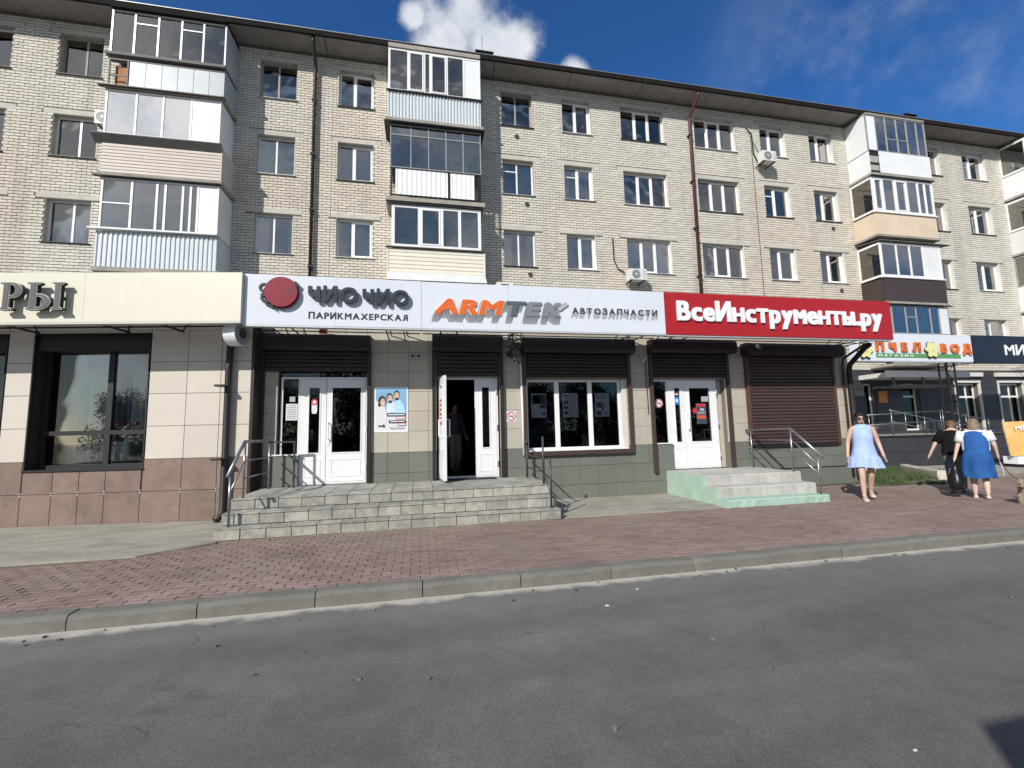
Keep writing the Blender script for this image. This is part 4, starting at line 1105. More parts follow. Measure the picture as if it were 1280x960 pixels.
# hairdresser's entrance
s = shutter_box(-2.98, -.97, 2.86, 3.56, boxh=.32, out=.18); slats(s, -2.90, -1.04, 2.84, 3.235, YS - .06, M_shutbox); guides(s, -2.98, -.96, .66, 3.235, .66, M_shutbox)
f = frame_mesh(-2.64, -1.03, .66, 2.74, [-2.31], YS + .06, w=.035, mull=.03).build('door_frame', M_white, shop)
BX('fanlight', M_glassd, shop, -2.66, -1.02, YS + .09, YS + .096, 2.742, 2.858)
BX('sidelight_base', M_green, shop, -2.74, -2.285, YS - .03, YS + .11, .655, 1.225)
BX('sidelight_sill', M_white, shop, -2.76, -2.27, YS - .05, YS + .058, 1.228, 1.252)
BX('pane', M_glassd, f, -2.606, -2.325, YS + .085, YS + .091, 1.25, 2.705)
leaf(f, -2.29, -1.81, .70, 2.70, YS + .055, (-2.13, -1.93, 1.26, 2.53))
leaf(f, -1.80, -1.07, .70, 2.70, YS + .055, (-1.70, -1.16, 1.26, 2.53), handle=(-1.76, 1.52, 1), hinge=-1.05)
# spare parts shop entrance: one leaf open, one closed
s = shutter_box(.24, 1.71, 2.74, 3.61, boxh=.35, out=.16); slats(s, .33, 1.63, 2.75, 3.255, YS - .05, M_shutbox); guides(s, .24, 1.72, .66, 3.255, .66, M_shutbox)
f = frame_mesh(.36, 1.61, .66, 2.735, [], YS + .05, w=.04).build('door_frame', M_white, shop)
leaf(f, 1.12, 1.57, .69, 2.69, YS + .045, (1.27, 1.425, 1.27, 2.53), hinge=1.575)
op = leaf(f, 0, .70, .69, 2.69, 0, (.17, .55, 1.27, 2.53), handle=(.60, 1.52, 1))
op.location = (.375, YS + .03, 0); op.rotation_euler = (0, 0, rad(-85.5))
t = MB(); t.tube([(.60, .06, 1.52), (.60, .13, 1.52), (.60, .13, 1.84), (.60, .06, 1.84)], .013, 8); t.build('handle', M_white, op)
for q in range(6): BX('red_letters', M_redprint, op, .22, .50, -.0095, -.0085, 1.75 + q * .09, 1.80 + q * .09)
BX('door_mat', M_indk, shop, .45, 1.5, YS - .25, YS + .02, .6495, .668)
# shop window
s = shutter_box(2.13, 4.67, 2.7, 3.57, boxh=.32, out=.26); slats(s, 2.22, 4.54, 2.72, 3.245, YS - .055, M_shutbox); guides(s, 2.14, 4.62, 1.06, 3.245)
BX('bottom_rail', M_shut, s, 2.211, 4.549, YS - .09, YS - .0128, 1.06, 1.145)
w = frame_mesh(2.22, 4.42, 1.17, 2.70, [2.93, 3.70], YS + .10, w=.055, mull=.10).build('window', M_white, shop)
BX('pane', M_glassd, w, 2.27, 2.885, YS + .13, YS + .136, 1.22, 2.65); BX('pane', M_glassd, w, 2.975, 3.655, YS + .13, YS + .136, 1.22, 2.65); BX('pane', M_glassd, w, 3.745, 4.37, YS + .13, YS + .136, 1.22, 2.65)
BX('reveal', M_offwhite, w, 4.425, 4.5195, YS - .0, YS + .16, 1.152, 2.70); BX('sill', M_white, w, 2.205, 4.515, YS - .045, YS + .10, 1.1525, 1.172)
def window_sheet(x0, x1, z0, z1, kind, label):
    y = YS + .137
    o = tag(BX('window_sheet', M_paper, None, x0, x1, y, y + .002, z0, z1), label, 'poster', 'paper sheets in the shop window')
    W_, H_ = x1 - x0, z1 - z0; yy = (y - .0012, y - .0002); rr_ = random.Random(kind)
    B = lambda a, c, p, q, m: BX('print', m, o, x0 + a * W_, x0 + c * W_, *yy, z0 + p * H_, z0 + q * H_)
    if kind == 1:
        B(.05, .95, .55, .95, M_dkprint); B(.08, .55, .62, .9, M_blueprint); B(.55, .95, .40, .53, M_dkprint)
        for k in range(5): B(.08, .6 + .3 * rr_.random(), .08 + k * .075, .105 + k * .075, M_greyshade2)
        B(.75, .9, .1, .24, M_dkprint)
    elif kind == 2:
        B(.08, .45, .88, .93, M_dkprint); B(.08, .9, .80, .83, M_greyshade)
        for k in range(3): B(.08, .36, .12 + k * .22, .25 + k * .22, M_dkprint)
        for k in range(9): B(.42, .7 + .2 * rr_.random(), .1 + k * .072, .125 + k * .072, M_greyshade)
    else:
        for k in range(4): B(.1, .9, .76 + k * .05, .78 + k * .05, M_greyshade)
        B(.08, .45, .38, .60, M_dkprint); B(.5, .6, .28, .55, M_dkprint); B(.12, .40, .06, .25, M_dkprint); B(.62, .92, .1, .22, M_greyshade); B(.65, .9, .5, .62, M_greyshade2)
window_sheet(2.36, 2.70, 1.87, 2.40, 1, 'printed sheet with a dark picture at its top in the left window pane')
window_sheet(3.07, 3.43, 1.87, 2.40, 2, 'printed sheet with small pictures down its left side in the middle window pane')
window_sheet(3.83, 4.17, 1.87, 2.40, 3, 'printed sheet with a black square picture in the right pane of the shop window')
# tool shop entrance
s = shutter_box(5.08, 7.24, 2.7, 3.58, boxh=.30, out=.26); slats(s, 5.17, 7.10, 2.72, 3.275, YS - .055, M_shutbox); guides(s, 5.09, 7.13, .60, 3.275, .645)
f = frame_mesh(5.19, 6.84, .655, 2.695, [5.555], YS + .06, w=.04, mull=.03).build('door_frame', M_white, shop)
BX('sidelight_base', M_green, shop, 5.165, 5.60, YS - .012, YS + .11, .64, 1.215)
BX('sidelight_sill', M_white, shop, 5.15, 5.60, YS - .035, YS + .058, 1.228, 1.252)
BX('pane', M_glassd, f, 5.226, 5.54, YS + .085, YS + .091, 1.25, 2.66)
leaf(f, 5.575, 5.965, .69, 2.655, YS + .055, (5.74, 5.89, 1.26, 2.50))
leaf(f, 5.975, 6.795, .69, 2.655, YS + .055, (6.12, 6.66, 1.26, 2.50), handle=(6.04, 1.55, 1), hinge=6.82)
BX('reveal', M_beige, shop, 6.846, 7.018, YS + .13, YS + .15, .645, 2.695)
# big closed shutter
s = shutter_box(7.52, 10.24, 3.2, 3.54, boxh=.30, out=.26); slats(s, 7.65, 10.03, 1.13, 3.235, YS - .05, M_shut); guides(s, 7.58, 10.10, 1.12, 3.235, 1.12, mat('red_brown_rail', (.10, .045, .038), .5))
BX('bottom_bar', M_black, s, 7.651, 10.029, YS - .075, YS - .04, 1.085, 1.128)

# stickers and notices on the doors
def notice(name, x0, x1, z0, z1, y, m, label, cat, marks=()):
    o = tag(BX(name, m, None, x0, x1, y, y + .0022, z0, z1), label, cat)
    for a, c, p, q, mm in marks: BX('print', mm, o, x0 + a * (x1 - x0), x0 + c * (x1 - x0), y - .0012, y - .0001, z0 + p * (z1 - z0), z0 + q * (z1 - z0))
    return o
notice('paper_notice', -2.55, -2.34, 1.90, 2.22, YS + .081, M_paper, 'white typed notice behind the sidelight glass of the hairdresser door', 'notice', [(.1, .9, .1 + k * .11, .14 + k * .11, M_greyshade) for k in range(8)])
notice('paper_notice', -2.49, -2.39, 2.26, 2.36, YS + .081, M_greyshade2, 'small grey square sticker above the white notice on the sidelight', 'sticker')
st = notice('ribbon_sticker', -2.085, -1.985, 2.06, 2.25, YS + .079, M_paper, 'white ribbon sticker with a red circle on the narrow door glass', 'sticker', [(.08, .92, -.2, 0, M_paper)])
MB().tube([(-2.035, YS + .0785, 2.25), (-2.035, YS + .0765, 2.25)], .062, 16).build('red_ring', M_redprint, st); MB().tube([(-2.035, YS + .0764, 2.25), (-2.035, YS + .0758, 2.25)], .034, 16).build('ring_centre', M_paper, st)
notice('blue_sticker', 5.76, 5.87, 2.12, 2.30, YS + .079, mat('blue_sticker', (.03, .22, .60), .5), 'blue square sticker on the narrow glass of the tool shop door', 'sticker', [(.2, .8, .3, .7, M_paper)])
notice('red_sticker', 5.77, 5.86, 2.33, 2.44, YS + .079, M_crimson_dk, 'small dark red sticker above the blue one on the tool shop door', 'sticker', [(.1, .9, .1, .4, M_paper)])
notice('grey_sticker', 6.45, 6.63, 2.18, 2.30, YS + .079, M_greyshade2, 'pale grey label at the upper right of the tool shop door glass', 'sticker', [(.1, .9, .2, .3, M_greyshade), (.1, .9, .6, .7, M_greyshade)])
st = notice('price_poster', 6.30, 6.56, 1.66, 2.14, YS + .0815, M_dkprint, 'dark poster with red lettering hanging behind the tool shop door glass', 'poster', [(.05, .95, .84, .97, M_redprint), (.1, .9, .48, .60, M_greyshade), (.05, .95, .26, .42, mat('orange_print', (.6, .10, .04), .6)), (.4, .8, .64, .76, M_greyshade2)])
b = MB(); cx, cz = 6.26, 1.97
pts = [(cx + (.085 if k % 2 else .045) * math.cos(PI * k / 8), cz + (.085 if k % 2 else .045) * math.sin(PI * k / 8)) for k in range(16)]
b.prism(pts, YS + .078, YS + .0795); tag(b.build('star_sticker', M_redprint), 'red starburst sticker on the tool shop door glass left of the dark poster', 'sticker')
def no_smoking(x, z, y, r, square, label):
    m = M_paper
    if square: o = BX('no_smoking_sign', m, None, x - r * 1.15, x + r * 1.15, y, y + .004, z - r * 1.15, z + r * 1.15)
    else: o = MB().tube([(x, y, z), (x, y + .004, z)], r * 1.05, 20).build('no_smoking_sign', m)
    tag(o, label, 'sign', 'no smoking signs')
    n = 24; rg = MB()
    for q in range(n):
        a0, a1 = 2 * PI * q / n, 2 * PI * (q + 1) / n
        rg.quad(*[(x + rr_ * math.cos(a), y - .0022, z + rr_ * math.sin(a)) for rr_, a in ((r, a0), (r, a1), (r * .8, a1), (r * .8, a0))])
    rg.build('red_ring', M_redprint, o)
    b = MB(); c = math.cos(PI / 4)
    b.quad(*[(x + u * c - v * c, y - .0028, z - u * c - v * c) for u, v in ((-r * .85, -r * .08), (r * .85, -r * .08), (r * .85, r * .08), (-r * .85, r * .08))]); b.build('slash', M_redprint, o)
    b = MB(); b.quad(*[(x + u, y - .0016, z + v) for u, v in ((-r * .5, -r * .1), (r * .25, -r * .1), (r * .25, r * .08), (-r * .5, r * .08))]); b.quad(*[(x + u, y - .0016, z + v) for u, v in ((r * .3, -r * .1), (r * .5, -r * .1), (r * .5, r * .08), (r * .3, r * .08))])
    b.quad(*[(x + u, y - .0016, z + v) for u, v in ((r * .2, r * .2), (r * .45, r * .2), (r * .45, r * .3), (r * .1, r * .32))]); b.build('cigarette', M_ink, o)
no_smoking(1.88, 1.905, YS - .017, .095, True, 'square no smoking sign on the beige wall right of the open door')
no_smoking(5.36, 2.15, YS + .078, .095, False, 'round no smoking sticker on the sidelight glass of the tool shop')

# advertising poster with three laughing people
def poster():
    x0, x1, z0, z1 = -.895, -.245, 1.63, 2.53; y = YS - .020
    o = tag(BX('poster', M_letterw, None, x0, x1, y, y + .008, z0, z1), 'blue and white advertising poster of three smiling people on the beige wall', 'poster')
    W_, H_ = x1 - x0, z1 - z0; lay = [0]
    def P(pts, m):
        lay[0] += 1; b = MB(); b.quad(*[(x0 + u * W_, y - .0006 * lay[0], z0 + v * H_) for u, v in pts]); b.build('print', m, o)
    def R(a, c, p, q, m): P([(a, p), (c, p), (c, q), (a, q)], m)
    def E(cx, cy, rx, ry, m, n=14): P([(cx + rx * math.cos(2 * PI * k / n), cy + ry * math.sin(2 * PI * k / n)) for k in range(n)], m)
    R(.04, .96, .04, .97, M_paper); R(.04, .96, .42, .97, mat('poster_sky', (.20, .42, .62), .6, var=.1)); 
    P([(.04, .42), (.04, .70), (.3, .62), (.3, .42)], M_paper)
    P([(.36, .42), (.36, .60), (.52, .70), (.62, .64), (.66, .45)], M_shirtp); P([(.60, .42), (.58, .66), (.74, .74), (.86, .62), (.93, .42)], mat('poster_blue_shirt', (.42, .66, .84), .6))
    P([(.06, .16), (.06, .50), (.18, .60), (.30, .58), (.36, .40), (.36, .16)], mat('poster_white_top', (.70, .68, .72), .6))
    E(.66, .83, .09, .10, M_hairp); E(.66, .80, .075, .09, M_skinp); E(.67, .735, .06, .03, M_hairp)
    E(.45, .77, .095, .10, M_hairp); E(.46, .735, .08, .09, M_skinp); E(.47, .675, .05, .035, M_hairp)
    E(.23, .69, .12, .115, M_hairp); P([(.10, .58), (.14, .74), (.20, .74), (.17, .56)], M_hairp); E(.25, .66, .075, .09, M_skinp)
    E(.26, .635, .03, .012, M_letterw); E(.47, .715, .03, .01, M_letterw); E(.67, .775, .03, .01, M_letterw)
    R(.36, .94, .35, .42, M_steelblue); R(.64, .94, .285, .345, M_redprint); R(.66, .92, .295, .335, M_paper); R(.43, .94, .20, .26, M_ink); R(.69, .94, .14, .195, M_redprint); R(.71, .93, .15, .185, M_paper)
    for a, c, p in ((.40, .9, .375), (.47, .9, .222)): R(a, c, p, p + .018, M_letterw)
    R(.12, .22, .125, .15, M_ink); E(.27, .14, .04, .03, M_crimson)
    for k in range(2): R(.45, .9, .07 + k * .03, .08 + k * .03, M_greyshade2)
poster()

# small fittings on the wall
tag(BX('alarm_beacon', M_orange, None, -1.92, -1.78, YS - .21, YS - .13, 3.57, 3.70), 'small orange alarm beacon on top of the hairdresser shutter box', 'alarm light')
BX('lens', M_crimson_dk, bpy.data.objects['alarm_beacon'], -1.88, -1.82, YS - .218, YS - .2105, 3.60, 3.67)
for k, x in enumerate((-.20, -.08)):
    o = BX('sensor_box', M_lintel, None, x, x + .10, YS - .055, YS - .0125, 3.11, 3.23)
    tag(o, ('left' if k == 0 else 'right') + ' one of two small cream sensor boxes side by side on the wall', 'sensor', 'sensor boxes on the wall')
    MB().tube([(x + .05, YS - .0555, 3.165), (x + .05, YS - .060, 3.165)], .03, 10).build('lens', M_black, o)
def camera_unit(x, z, label, y0=YS - .0125, L_=.20):
    t = thing_w('security_camera', label, 'security camera', (x, y0, z), 0, 'security cameras on the shop front')
    MB().tube([(x, y0, z + .07), (x, y0 - .07, z + .07), (x, y0 - .1, z + .02)], .014, 6).build('bracket', M_frame_al, t)
    MB().tube([(x + .015, y0 - .05, z), (x - .02, y0 - .05 - L_, z - .05)], .038, 10).build('body', M_whitep, t, smooth=True)
    MB().tube([(x - .0205, y0 - .0505 - L_, z - .05), (x - .022, y0 - .056 - L_, z - .0515)], .03, 10).build('lens', M_black, t)
camera_unit(1.95, 3.10, 'white security camera between the open door and the shop window')
camera_unit(4.92, 3.12, 'small white security camera on the pier left of the tool shop door')
camera_unit(7.70, 3.44, 'white security camera in front of the big closed shutter box', YS - .28, .14)
def wire_bundle():
    b = MB(); r_ = random.Random(4)
    for k in range(9):
        x = 1.62 + r_.random() * .5; p = [(x, YS - .10 - .1 * r_.random(), 3.72)]
        for q in range(5): p.append((1.75 + .45 * r_.random(), YS - .06 - .14 * r_.random(), 3.60 - q * .10 - .05 * r_.random()))
        b.tube(p, .009, 5)
    b.tube([(1.80, YS - .06, 3.2), (2.05, YS - .06, 3.08), (2.10, YS - .05, 3.0)], .012, 5)
    b.build('cable_tangle', M_cable, shop)
    BX('junction_box', M_frame_al, shop, 1.72, 1.83, YS - .12, YS - .0126, 3.52, 3.68); BX('junction_box', M_acgrille, shop, 1.90, 2.08, YS - .11, YS - .0126, 3.18, 3.34)
    MB().tube([(2.105, YS - .05, 3.04), (2.12, YS - .05, 2.0), (2.125, YS - .05, 1.08)], .024, 8).build('white_pipe', M_white, shop, smooth=True)
    for x in (5.02,): MB().tube([(x, YS - .03, 3.1), (x + .01, YS - .03, 1.9)], .008, 5).build('cable', M_cable, shop)
wire_bundle()
downpipe(shop, [(10.50, 8.6, 3.46), (10.50, 8.75, 3.38), (10.50, 9.15, 3.05), (10.50, 9.19, 2.9), (10.50, 9.19, .3), (10.50, 9.10, .2)], .06, M_pipedk, rings=(2.6, 1.4))
downpipe(shop, [(10.36, 8.6, 3.46), (10.36, 9.2, 3.20), (10.36, 9.23, 3.0), (10.36, 9.23, .3)], .028, M_pipe)

# ================================================================ left shop: porcelain tiles and granite plinth, turned a little
def turned_thing(name, label, cat): return thing(name, label, cat, (-3.40, 9.05, 0), rad(-8))
LW = [(-3.45, -1.44, 1.07, 3.54), (-6.10, -3.89, 1.07, 3.54)]
left = turned_thing('corner_shop_building', 'single storey shop of pale tiles with brown granite plinth and dark framed showcase window', 'shop')
wall_holes(-9.5, .36, 0, 3.75, LW, 0, .28).build('wall', M_grout, left)
def left_tiles():
    up = [(-9.5 + i * .62, -9.5 + (i + 1) * .62) for i in range(5)] + [(-6.4, -5.8), (-5.8, -5.2), (-5.2, -4.6), (-4.6, -3.89), (-3.88, -3.45), (-3.45, -2.9), (-2.9, -2.3), (-2.3, -1.9), (-1.9, -1.43), (-1.43, -.775), (-.775, -.18), (-.18, .355)]
    for z0, z1 in ((1.245, 1.83), (1.83, 2.415), (2.415, 3.0), (3.0, 3.585), (3.585, 3.745)):
        for a, c in up:
            for r in cut((a, c, z0, z1), LW): tile('wall_tile', M_cream_t, left, *r, -.022, -.002, gap=.007)
    lo = [-9.5, -8.9, -8.3, -7.7, -7.1, -6.5, -5.9, -5.3, -4.7, -4.05, -3.46, -2.95, -2.51, -2.07, -1.47, -.785, -.18, .355]
    for z0, z1 in ((.14, .68), (.68, 1.245)):
        for k in range(len(lo) - 1):
            for r in cut((lo[k], lo[k + 1], z0, z1), LW): tile('plinth_tile', M_granite, left, *r, -.022, -.002, gap=.007)
    for a in lo[1:-1]:
        for z in (.66, .70): BX('clip', M_frame_al, left, a - .012, a + .012, -.027, -.0222, z - .008, z + .008)
left_tiles()
BX('base_trim', M_granite, left, -9.5, .355, -.03, -.0225, .10, .15)
lb = MB(); lb.box(.12, .36, .281, .40, 0, 3.75); lb.box(-9.5, .1, 5.9, 6.0, 0, 3.75); lb.box(-9.6, -9.5, .28, 6, 0, 3.75); lb.box(.1, .2, .42, 6, 0, 3.75); lb.build('inner_wall', M_in, left)
BX('return_edge', M_pipedk, left, .361, .41, -.03, .25, .14, 3.6)  # shade on the wall's return face, put in as the near-black pipe colour
BX('flat_roof', M_conc_dk, left, -9.6, .40, -.05, 6.0, 3.755, 3.86); BX('floor', M_in, left, -9.5, .1, .281, 5.9, .3, .5)
def showcase(a, c, p, q, xm, curt):
    d = .20
    o = frame_mesh(a + .002, c - .002, p + .002, q - .002, [], -.03, d=.05, w=.02).build('window', M_dkframe, left)
    BX('reveal', M_dkframe, o, a + .004, a + .03, .021, d + .07, p + .03, q - .03); BX('reveal', M_dkframe, o, c - .03, c - .004, .021, d + .07, p + .03, q - .03)
    BX('header', M_dkframe, o, a + .03, c - .03, .02, d + .06, q - .31, q - .024); BX('sill', M_dkframe, o, a - .01, c + .01, -.05, d + .06, p - .0, p + .03)
    f = MB(); f.box(a + .03, c - .03, d, d + .06, p + .03, p + .10); f.box(a + .03, a + .09, d + .001, d + .059, p + .10, q - .31); f.box(c - .09, c - .03, d + .001, d + .059, p + .10, q - .31)
    f.box(xm - .05, xm + .05, d + .001, d + .059, p + .10, q - .31); f.box(a + .09, xm - .05, d + .002, d + .058, 1.70, 1.78); f.box(xm + .05, c - .09, d + .002, d + .058, 1.70, 1.78)
    f.build('glazing_frame', M_dkframe, o)
    for l, r in ((a + .088, xm - .048), (xm + .048, c - .088)):
        BX('pane', M_glassl, o, l, r, d + .03, d + .038, p + .098, 1.702); BX('pane', M_glassl, o, l, r, d + .03, d + .038, 1.778, q - .308)
    for k, (l, r, m) in enumerate(curt): wavy(l, r, .55, q - .1, d + .75, .05, max(3, int((r - l) / .14)), seed=k + 31).build('curtain', m, o)
showcase(*LW[0], -2.27, [(-4.3, -3.7, M_curtain), (-3.7, -3.2, M_curtain3), (-3.2, -2.75, M_curtain), (-2.7, -2.4, M_curtain3), (-2.4, -1.6, M_curtain)])
showcase(*LW[1], -4.9, [(-5.9, -4.6, M_curtain)])
downpipe(left, [(.02, -.11, 3.5), (.0, -.11, 2.8), (.0, -.11, .32), (-.0, -.16, .22), (-.06, -.24, .18)], .058, M_pipedk, rings=(2.5, 1.2))
# things inside the showcase window
def local_thing(name, label, cat, x, y, z):
    p = left.matrix_basis if False else Matrix.Translation((-3.40, 9.05, 0)) @ Matrix.Rotation(rad(-8), 4, 'Z')
    t = thing(name, label, cat, tuple(p @ Vector((x, y, z))), rad(-8)); return t
rd = local_thing('radiator', 'white ribbed radiator low behind the left showcase window', 'radiator', -2.62, .50, .50)
for i in range(11): MB().box(-.75 + i * .125, -.75 + i * .125 + .10, 0, .08, .72, 1.03).build('rib', M_white, rd)
for z in (.70, 1.04): BX('header_pipe', M_white, rd, -.78, .68, .02, .06, z - .03, z + .03)
for x in (-.6, .5): BX('leg', M_white, rd, x, x + .04, .02, .06, 0, .67)
va = local_thing('flower_vase', 'vase of pink and white flowers standing behind the showcase glass', 'vase', -2.08, .42, .50)
MB().loft([[(r_ * math.cos(2 * PI * k / 12), r_ * math.sin(2 * PI * k / 12), z) for k in range(12)] for r_, z in ((.06, .7), (.09, .85), (.07, 1.0), (.04, 1.12), (.055, 1.2))]).build('vase_body', M_letterw, va, smooth=True)
MB().box(-.16, .16, -.12, .12, 0, .70).build('stand', M_dkframe, va)
fb = MB(); r_ = random.Random(5)
for k in range(16): fb.sphere((r_.uniform(-.17, .17), r_.uniform(-.08, .08), r_.uniform(1.22, 1.42)), r_.uniform(.03, .05), 7, 5)
fb.build('pink_blossom', mat('pink_petal', (.45, .10, .12), .7, var=.3, scale=20), va, kind='stuff')
fb = MB()
for k in range(12): fb.sphere((r_.uniform(-.15, .15), r_.uniform(-.1, .05), r_.uniform(1.17, 1.40)), r_.uniform(.025, .045), 7, 5)
fb.build('white_blossom', M_letterw, va, kind='stuff')

# ================================================================ signs on their frames
def face(t, m, x0, x1, y0, y1, z0, z1, n):
    w = (x1 - x0) / n
    for i in range(n): BX('panel', m, t, x0 + i * w + (.0015 if i else 0), x0 + (i + 1) * w - (.0015 if i < n - 1 else 0), y0 + random.uniform(-.0015, .0015), y1, z0, z1)
def sign_frame(t, x0, x1, y, zb, yw, pitch=1.9, m=M_dkframe):
    """angle irons that carry the box from the wall"""
    n = max(2, int((x1 - x0) / pitch)); 
    for i in range(n):
        for d in (0, .32):
            x = x0 + .35 + (x1 - x0 - 1.0) * i / (n - 1) + d
            MB().box(x, x + .018, y + .121, yw - .013, zb + .012, zb + .03).build('bracket', m, t)
            b = MB(); b.tube([(x + .012, y + .13, zb + .70), (x + .05, yw - .02, zb + .10)], .012, 5); b.build('strut', m, t)
    BX('bottom_rail', m, t, x0 + .02, x1 - .02, y + .44, y + .48, zb - .006, zb + .008)
    BX('bottom_trim', M_frame_al, t, x0, x1, y + .004, y + .118, zb - .03, zb - .0005)
YG, ZB, ZT = 8.15, 3.49, 4.37
g1 = thing_w('shop_sign', 'white fascia sign of the hairdresser with a crimson round emblem and dark lettering', 'shop sign', (-1.45, YG, ZB))
face(g1, M_signwhite, -2.93, .018, YG, YG + .12, ZB, ZT, 2); sign_frame(g1, -2.93, .02, YG, ZB, YS)
LY = YG - .085
lettering(g1, 'ЧИО', -1.90, -1.08, 3.90, .275, LY, .05, M_slate, bold=.035, gap=.12)
lettering(g1, 'ЧИО', -1.00, -.20, 3.885, .275, LY, .05, M_slate, bold=.035, gap=.12)
lettering(g1, 'ПАРИКМАХЕРСКАЯ', -1.90, -.22, 3.615, .115, YG - .006, .005, M_ink, bold=.03, gap=.12)
def emblem():
    cx, cz, r = -2.33, 4.05, .262
    d = MB().tube([(cx, LY + .04, cz), (cx, LY - .005, cz)], r, 40).build('emblem_disc', M_crimson, g1)
    MB().tube([(cx, LY + .05, cz - .005), (cx, LY + .041, cz - .005)], r + .018, 40).build('disc_rim', M_crimson_dk, d)
    b = MB(); y = LY - .006
    b.quad(*[(x, y, z) for x, z in ((cx - .06, cz + .0), (cx + .02, cz + .015), (cx + .25, cz + .07), (cx + .255, cz - .05), (cx + .1, cz - .03))]); b.build('dark_wedge', M_crimson_dk, d)
    b = MB(); b.quad(*[(x, y - .001, z) for x, z in ((cx + .03, cz + .02), (cx + .22, cz + .13), (cx + .25, cz + .085))]); b.build('dark_wedge', M_crimson_dk, d)
    def ring(x, z, rr, a0, a1):
        b = MB(); n = 14; R = []
        for i in range(n + 1):
            a = rad(a0 + (a1 - a0) * i / n)
            R.append([(x + q * math.cos(a), yy, z + q * math.sin(a)) for q, yy in ((rr, LY + .0), (rr * .52, LY + .0), (rr * .52, LY + .045), (rr, LY + .045))])
        b.loft(R); b.build('scissor_ring', M_slate, d)
    ring(cx - .265, cz + .06, .085, -20, 300); ring(cx - .235, cz - .115, .085, 30, 350)
    b = MB(); b.prism([(cx - .33, cz - .06), (cx - .28, cz - .10), (cx - .19, cz - .02), (cx - .22, cz + .03)], LY + .005, LY + .05); b.build('blade', M_slate, d)
    b = MB(); b.prism([(cx + .17, cz + .16), (cx + .26, cz + .10), (cx + .275, cz + .155), (cx + .225, cz + .20)], LY + .005, LY + .05); b.build('blade', M_slate, d)
    b = MB(); b.prism([(cx - .30, cz - .18), (cx - .26, cz - .20), (cx - .10, cz - .285), (cx - .13, cz - .235)], LY + .005, LY + .05); b.build('blade', M_slate, d)
emblem()

g2 = thing_w('shop_sign', 'white fascia sign of the spare parts shop with slanted orange and grey block lettering', 'shop sign', (2.45, YG, ZB))
face(g2, M_signwhite, .024, 4.905, YG, YG + .12, ZB, ZT - .006, 3); sign_frame(g2, .024, 4.905, YG, ZB, YS)
for k in range(7):
    dz, dx = -.021 * (k + 1), -.008 * (k + 1)
    lettering(g2, 'ARMTEK', .25 + dx, 2.70 + dx * .4, 3.765 + dz, .285, YG - .0170 + k * .0022, .0012, mat('grey_print_%s' % 'abcdefg'[k], (.20 + .018 * k, .215 + .018 * k, .23 + .018 * k), .5, var=.05), bold=.06, shear=.18, gap=.015, name='letter_shade')
lettering(g2, 'ARM', .235, 1.575, 3.757, .305, YG - .020, .0022, M_letterw, bold=.062, shear=.18, gap=.0, name='letter_outline')
lettering(g2, 'ARM', .25, 1.56, 3.765, .285, YG - .028, .0065, M_orange, bold=.045, shear=.18, gap=.03)
lettering(g2, 'T', 1.60, 2.00, 3.765, .285, YG - .028, .0065, M_steelblue, bold=.045, shear=.18)
lettering(g2, 'EK', 1.98, 2.70, 3.765, .285, YG - .028, .0065, mat('mid_grey_print', (.20, .225, .25), .5, var=.1), bold=.045, shear=.18, gap=.03)
b = MB(); b.prism([(2.60, 3.94), (2.78, 4.07), (2.84, 4.02), (2.66, 3.88)], YG - .0262, YG - .0205); b.build('arrow_end', M_greyshade2, g2)
for k in range(4):
    lettering(g2, 'АВТОЗАПЧАСТИ', 2.915 - .008 * (k + 1), 4.735 - .004 * (k + 1), 3.845 - .022 * (k + 1), .125, YG - .0085 + k * .0018, .001, M_greyshade2, bold=.045, gap=.20, name='letter_shade')
lettering(g2, 'АВТОЗАПЧАСТИ', 2.915, 4.735, 3.845, .125, YG - .010, .0035, M_ink, bold=.03, gap=.22)

g3 = thing_w('shop_sign', 'red fascia sign of the tool shop with raised white letters', 'shop sign', (7.76, YG, ZB))
face(g3, M_signred, 4.912, 10.62, YG - .012, YG + .12, ZB - .012, ZT - .004, 3); sign_frame(g3, 4.915, 10.60, YG, ZB - .012, YS)
lettering(g3, 'ВсеИнструменты.ру', 5.16, 10.32, 3.768, .415, YG - .055, .032, M_letterw, bold=.04, gap=.05)

